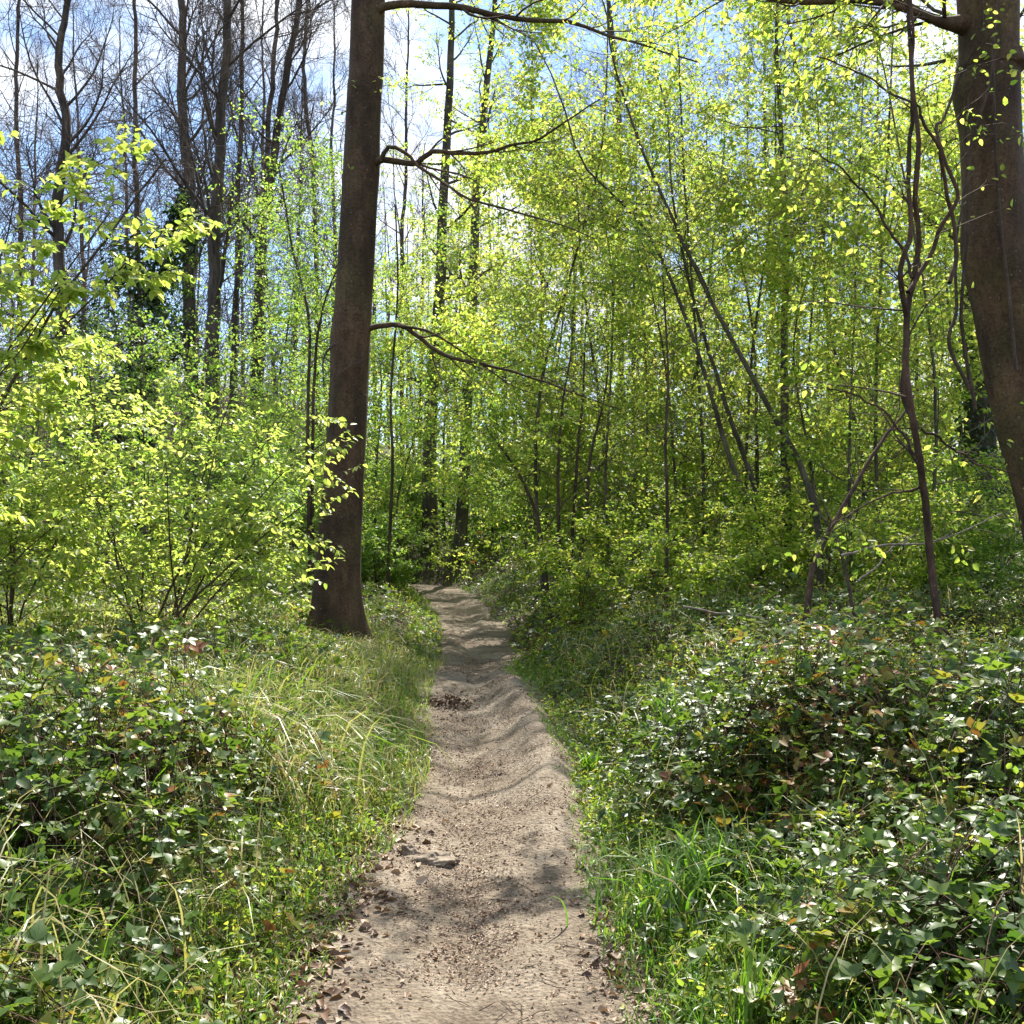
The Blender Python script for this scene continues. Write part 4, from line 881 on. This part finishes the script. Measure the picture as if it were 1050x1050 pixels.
def rock(label, px, row, sx, sy, sz, seed):
    d = EYE * F / (row - HOR); x0 = (px - CX) * d / F; z0 = H(x0, d)
    a, b = 84, 46
    th = np.linspace(0, 2 * math.pi, a, endpoint=False); ph = np.linspace(-math.pi / 2 + .02, math.pi / 2 - .02, b)
    TH, PH = np.meshgrid(th, ph, indexing='ij')
    v = np.stack([np.cos(PH) * np.cos(TH), np.cos(PH) * np.sin(TH), np.sin(PH)], -1).reshape(-1, 3)
    k = np.array([1 + .35 * mnoise.noise(Vector(q * 1.6) + Vector((seed, 0, 0))) + .16 * mnoise.noise(Vector(q * 4) + Vector((seed, 3, 0))) + .08 * mnoise.noise(Vector(q * 9)) + .05 * mnoise.noise(Vector(q * 20)) for q in v])
    v = v * k[:, None] * np.array([sx, sy, sz]) + np.array([x0, d, z0 + sz * .02])
    i, j = np.meshgrid(np.arange(a), np.arange(b - 1), indexing='ij'); i2 = (i + 1) % a
    m = MB(); m.add(v, np.stack([i * b + j, i2 * b + j, i2 * b + j + 1, i * b + j + 1], -1))
    tag(m.build('rock', [stone_material()], origin=np.array([x0, d, z0])), label, 'rock')
rock('flat sandy stone half sunk in the path near the grass edge', 442, 879, .125, .075, .05, 3.3)
rock('small jagged stone touching the flat stone', 420, 874, .05, .045, .05, 8.1)

# ------------------------------------------------------------------ sky, sun, camera
w = bpy.data.worlds.new('World'); sc.world = w; w.use_nodes = True
nt = w.node_tree; nt.nodes.clear(); new, link = nt.nodes.new, nt.links.new
out = new('ShaderNodeOutputWorld'); bg = new('ShaderNodeBackground'); sky = new('ShaderNodeTexSky')
sky.sky_type = 'NISHITA'; sky.sun_disc = False; sky.sun_elevation = SUN_EL; sky.sun_rotation = SUN_AZ; sky.air_density = 1.; sky.dust_density = .3; sky.ozone_density = 3.
tc = new('ShaderNodeTexCoord'); mp = new('ShaderNodeMapping'); mp.inputs['Scale'].default_value = (1, 1, 1.8); link(tc.outputs['Generated'], mp.inputs[0])
nz = new('ShaderNodeTexNoise'); nz.inputs['Scale'].default_value = 3.2; nz.inputs['Detail'].default_value = 7; nz.inputs['Roughness'].default_value = .55; link(mp.outputs[0], nz.inputs[0])
r = ramp(new, [(.46, (0, 0, 0)), (.59, (1, 1, 1))]); link(nz.outputs[0], r.inputs[0])
mx = new('ShaderNodeMix'); mx.data_type = 'RGBA'; link(r.outputs[0], mx.inputs[0]); link(sky.outputs[0], mx.inputs[6]); mx.inputs[7].default_value = (6.2, 6.4, 6.8, 1)
link(mx.outputs[2], bg.inputs[0]); bg.inputs[1].default_value = .105; link(bg.outputs[0], out.inputs[0])

sl = bpy.data.lights.new('sun', 'SUN'); sl.energy = 5.0; sl.angle = math.radians(.5); sl.color = (1, .94, .84)
so = bpy.data.objects.new('sun', sl); col.objects.link(so)
sd = Vector((math.sin(SUN_AZ) * math.cos(SUN_EL), math.cos(SUN_AZ) * math.cos(SUN_EL), math.sin(SUN_EL)))
so.rotation_euler = sd.to_track_quat('Z', 'Y').to_euler(); so.location = sd * 60

cam = bpy.data.cameras.new('camera'); co = bpy.data.objects.new('camera', cam); col.objects.link(co)
co.location = (0, 0, EYE); co.rotation_euler = (math.pi / 2, 0, 0)
cam.sensor_width = 36; cam.lens = 36 * F / 1050; cam.shift_y = 15 / 1050; cam.clip_start = .05; cam.clip_end = 3000
sc.camera = co
vs = sc.view_settings; vs.view_transform = 'Standard'; vs.look = 'None'; vs.gamma = 1; vs.exposure = 1.3
sc.cycles.max_bounces = 14; sc.cycles.diffuse_bounces = 10; sc.cycles.transmission_bounces = 10; sc.cycles.glossy_bounces = 2
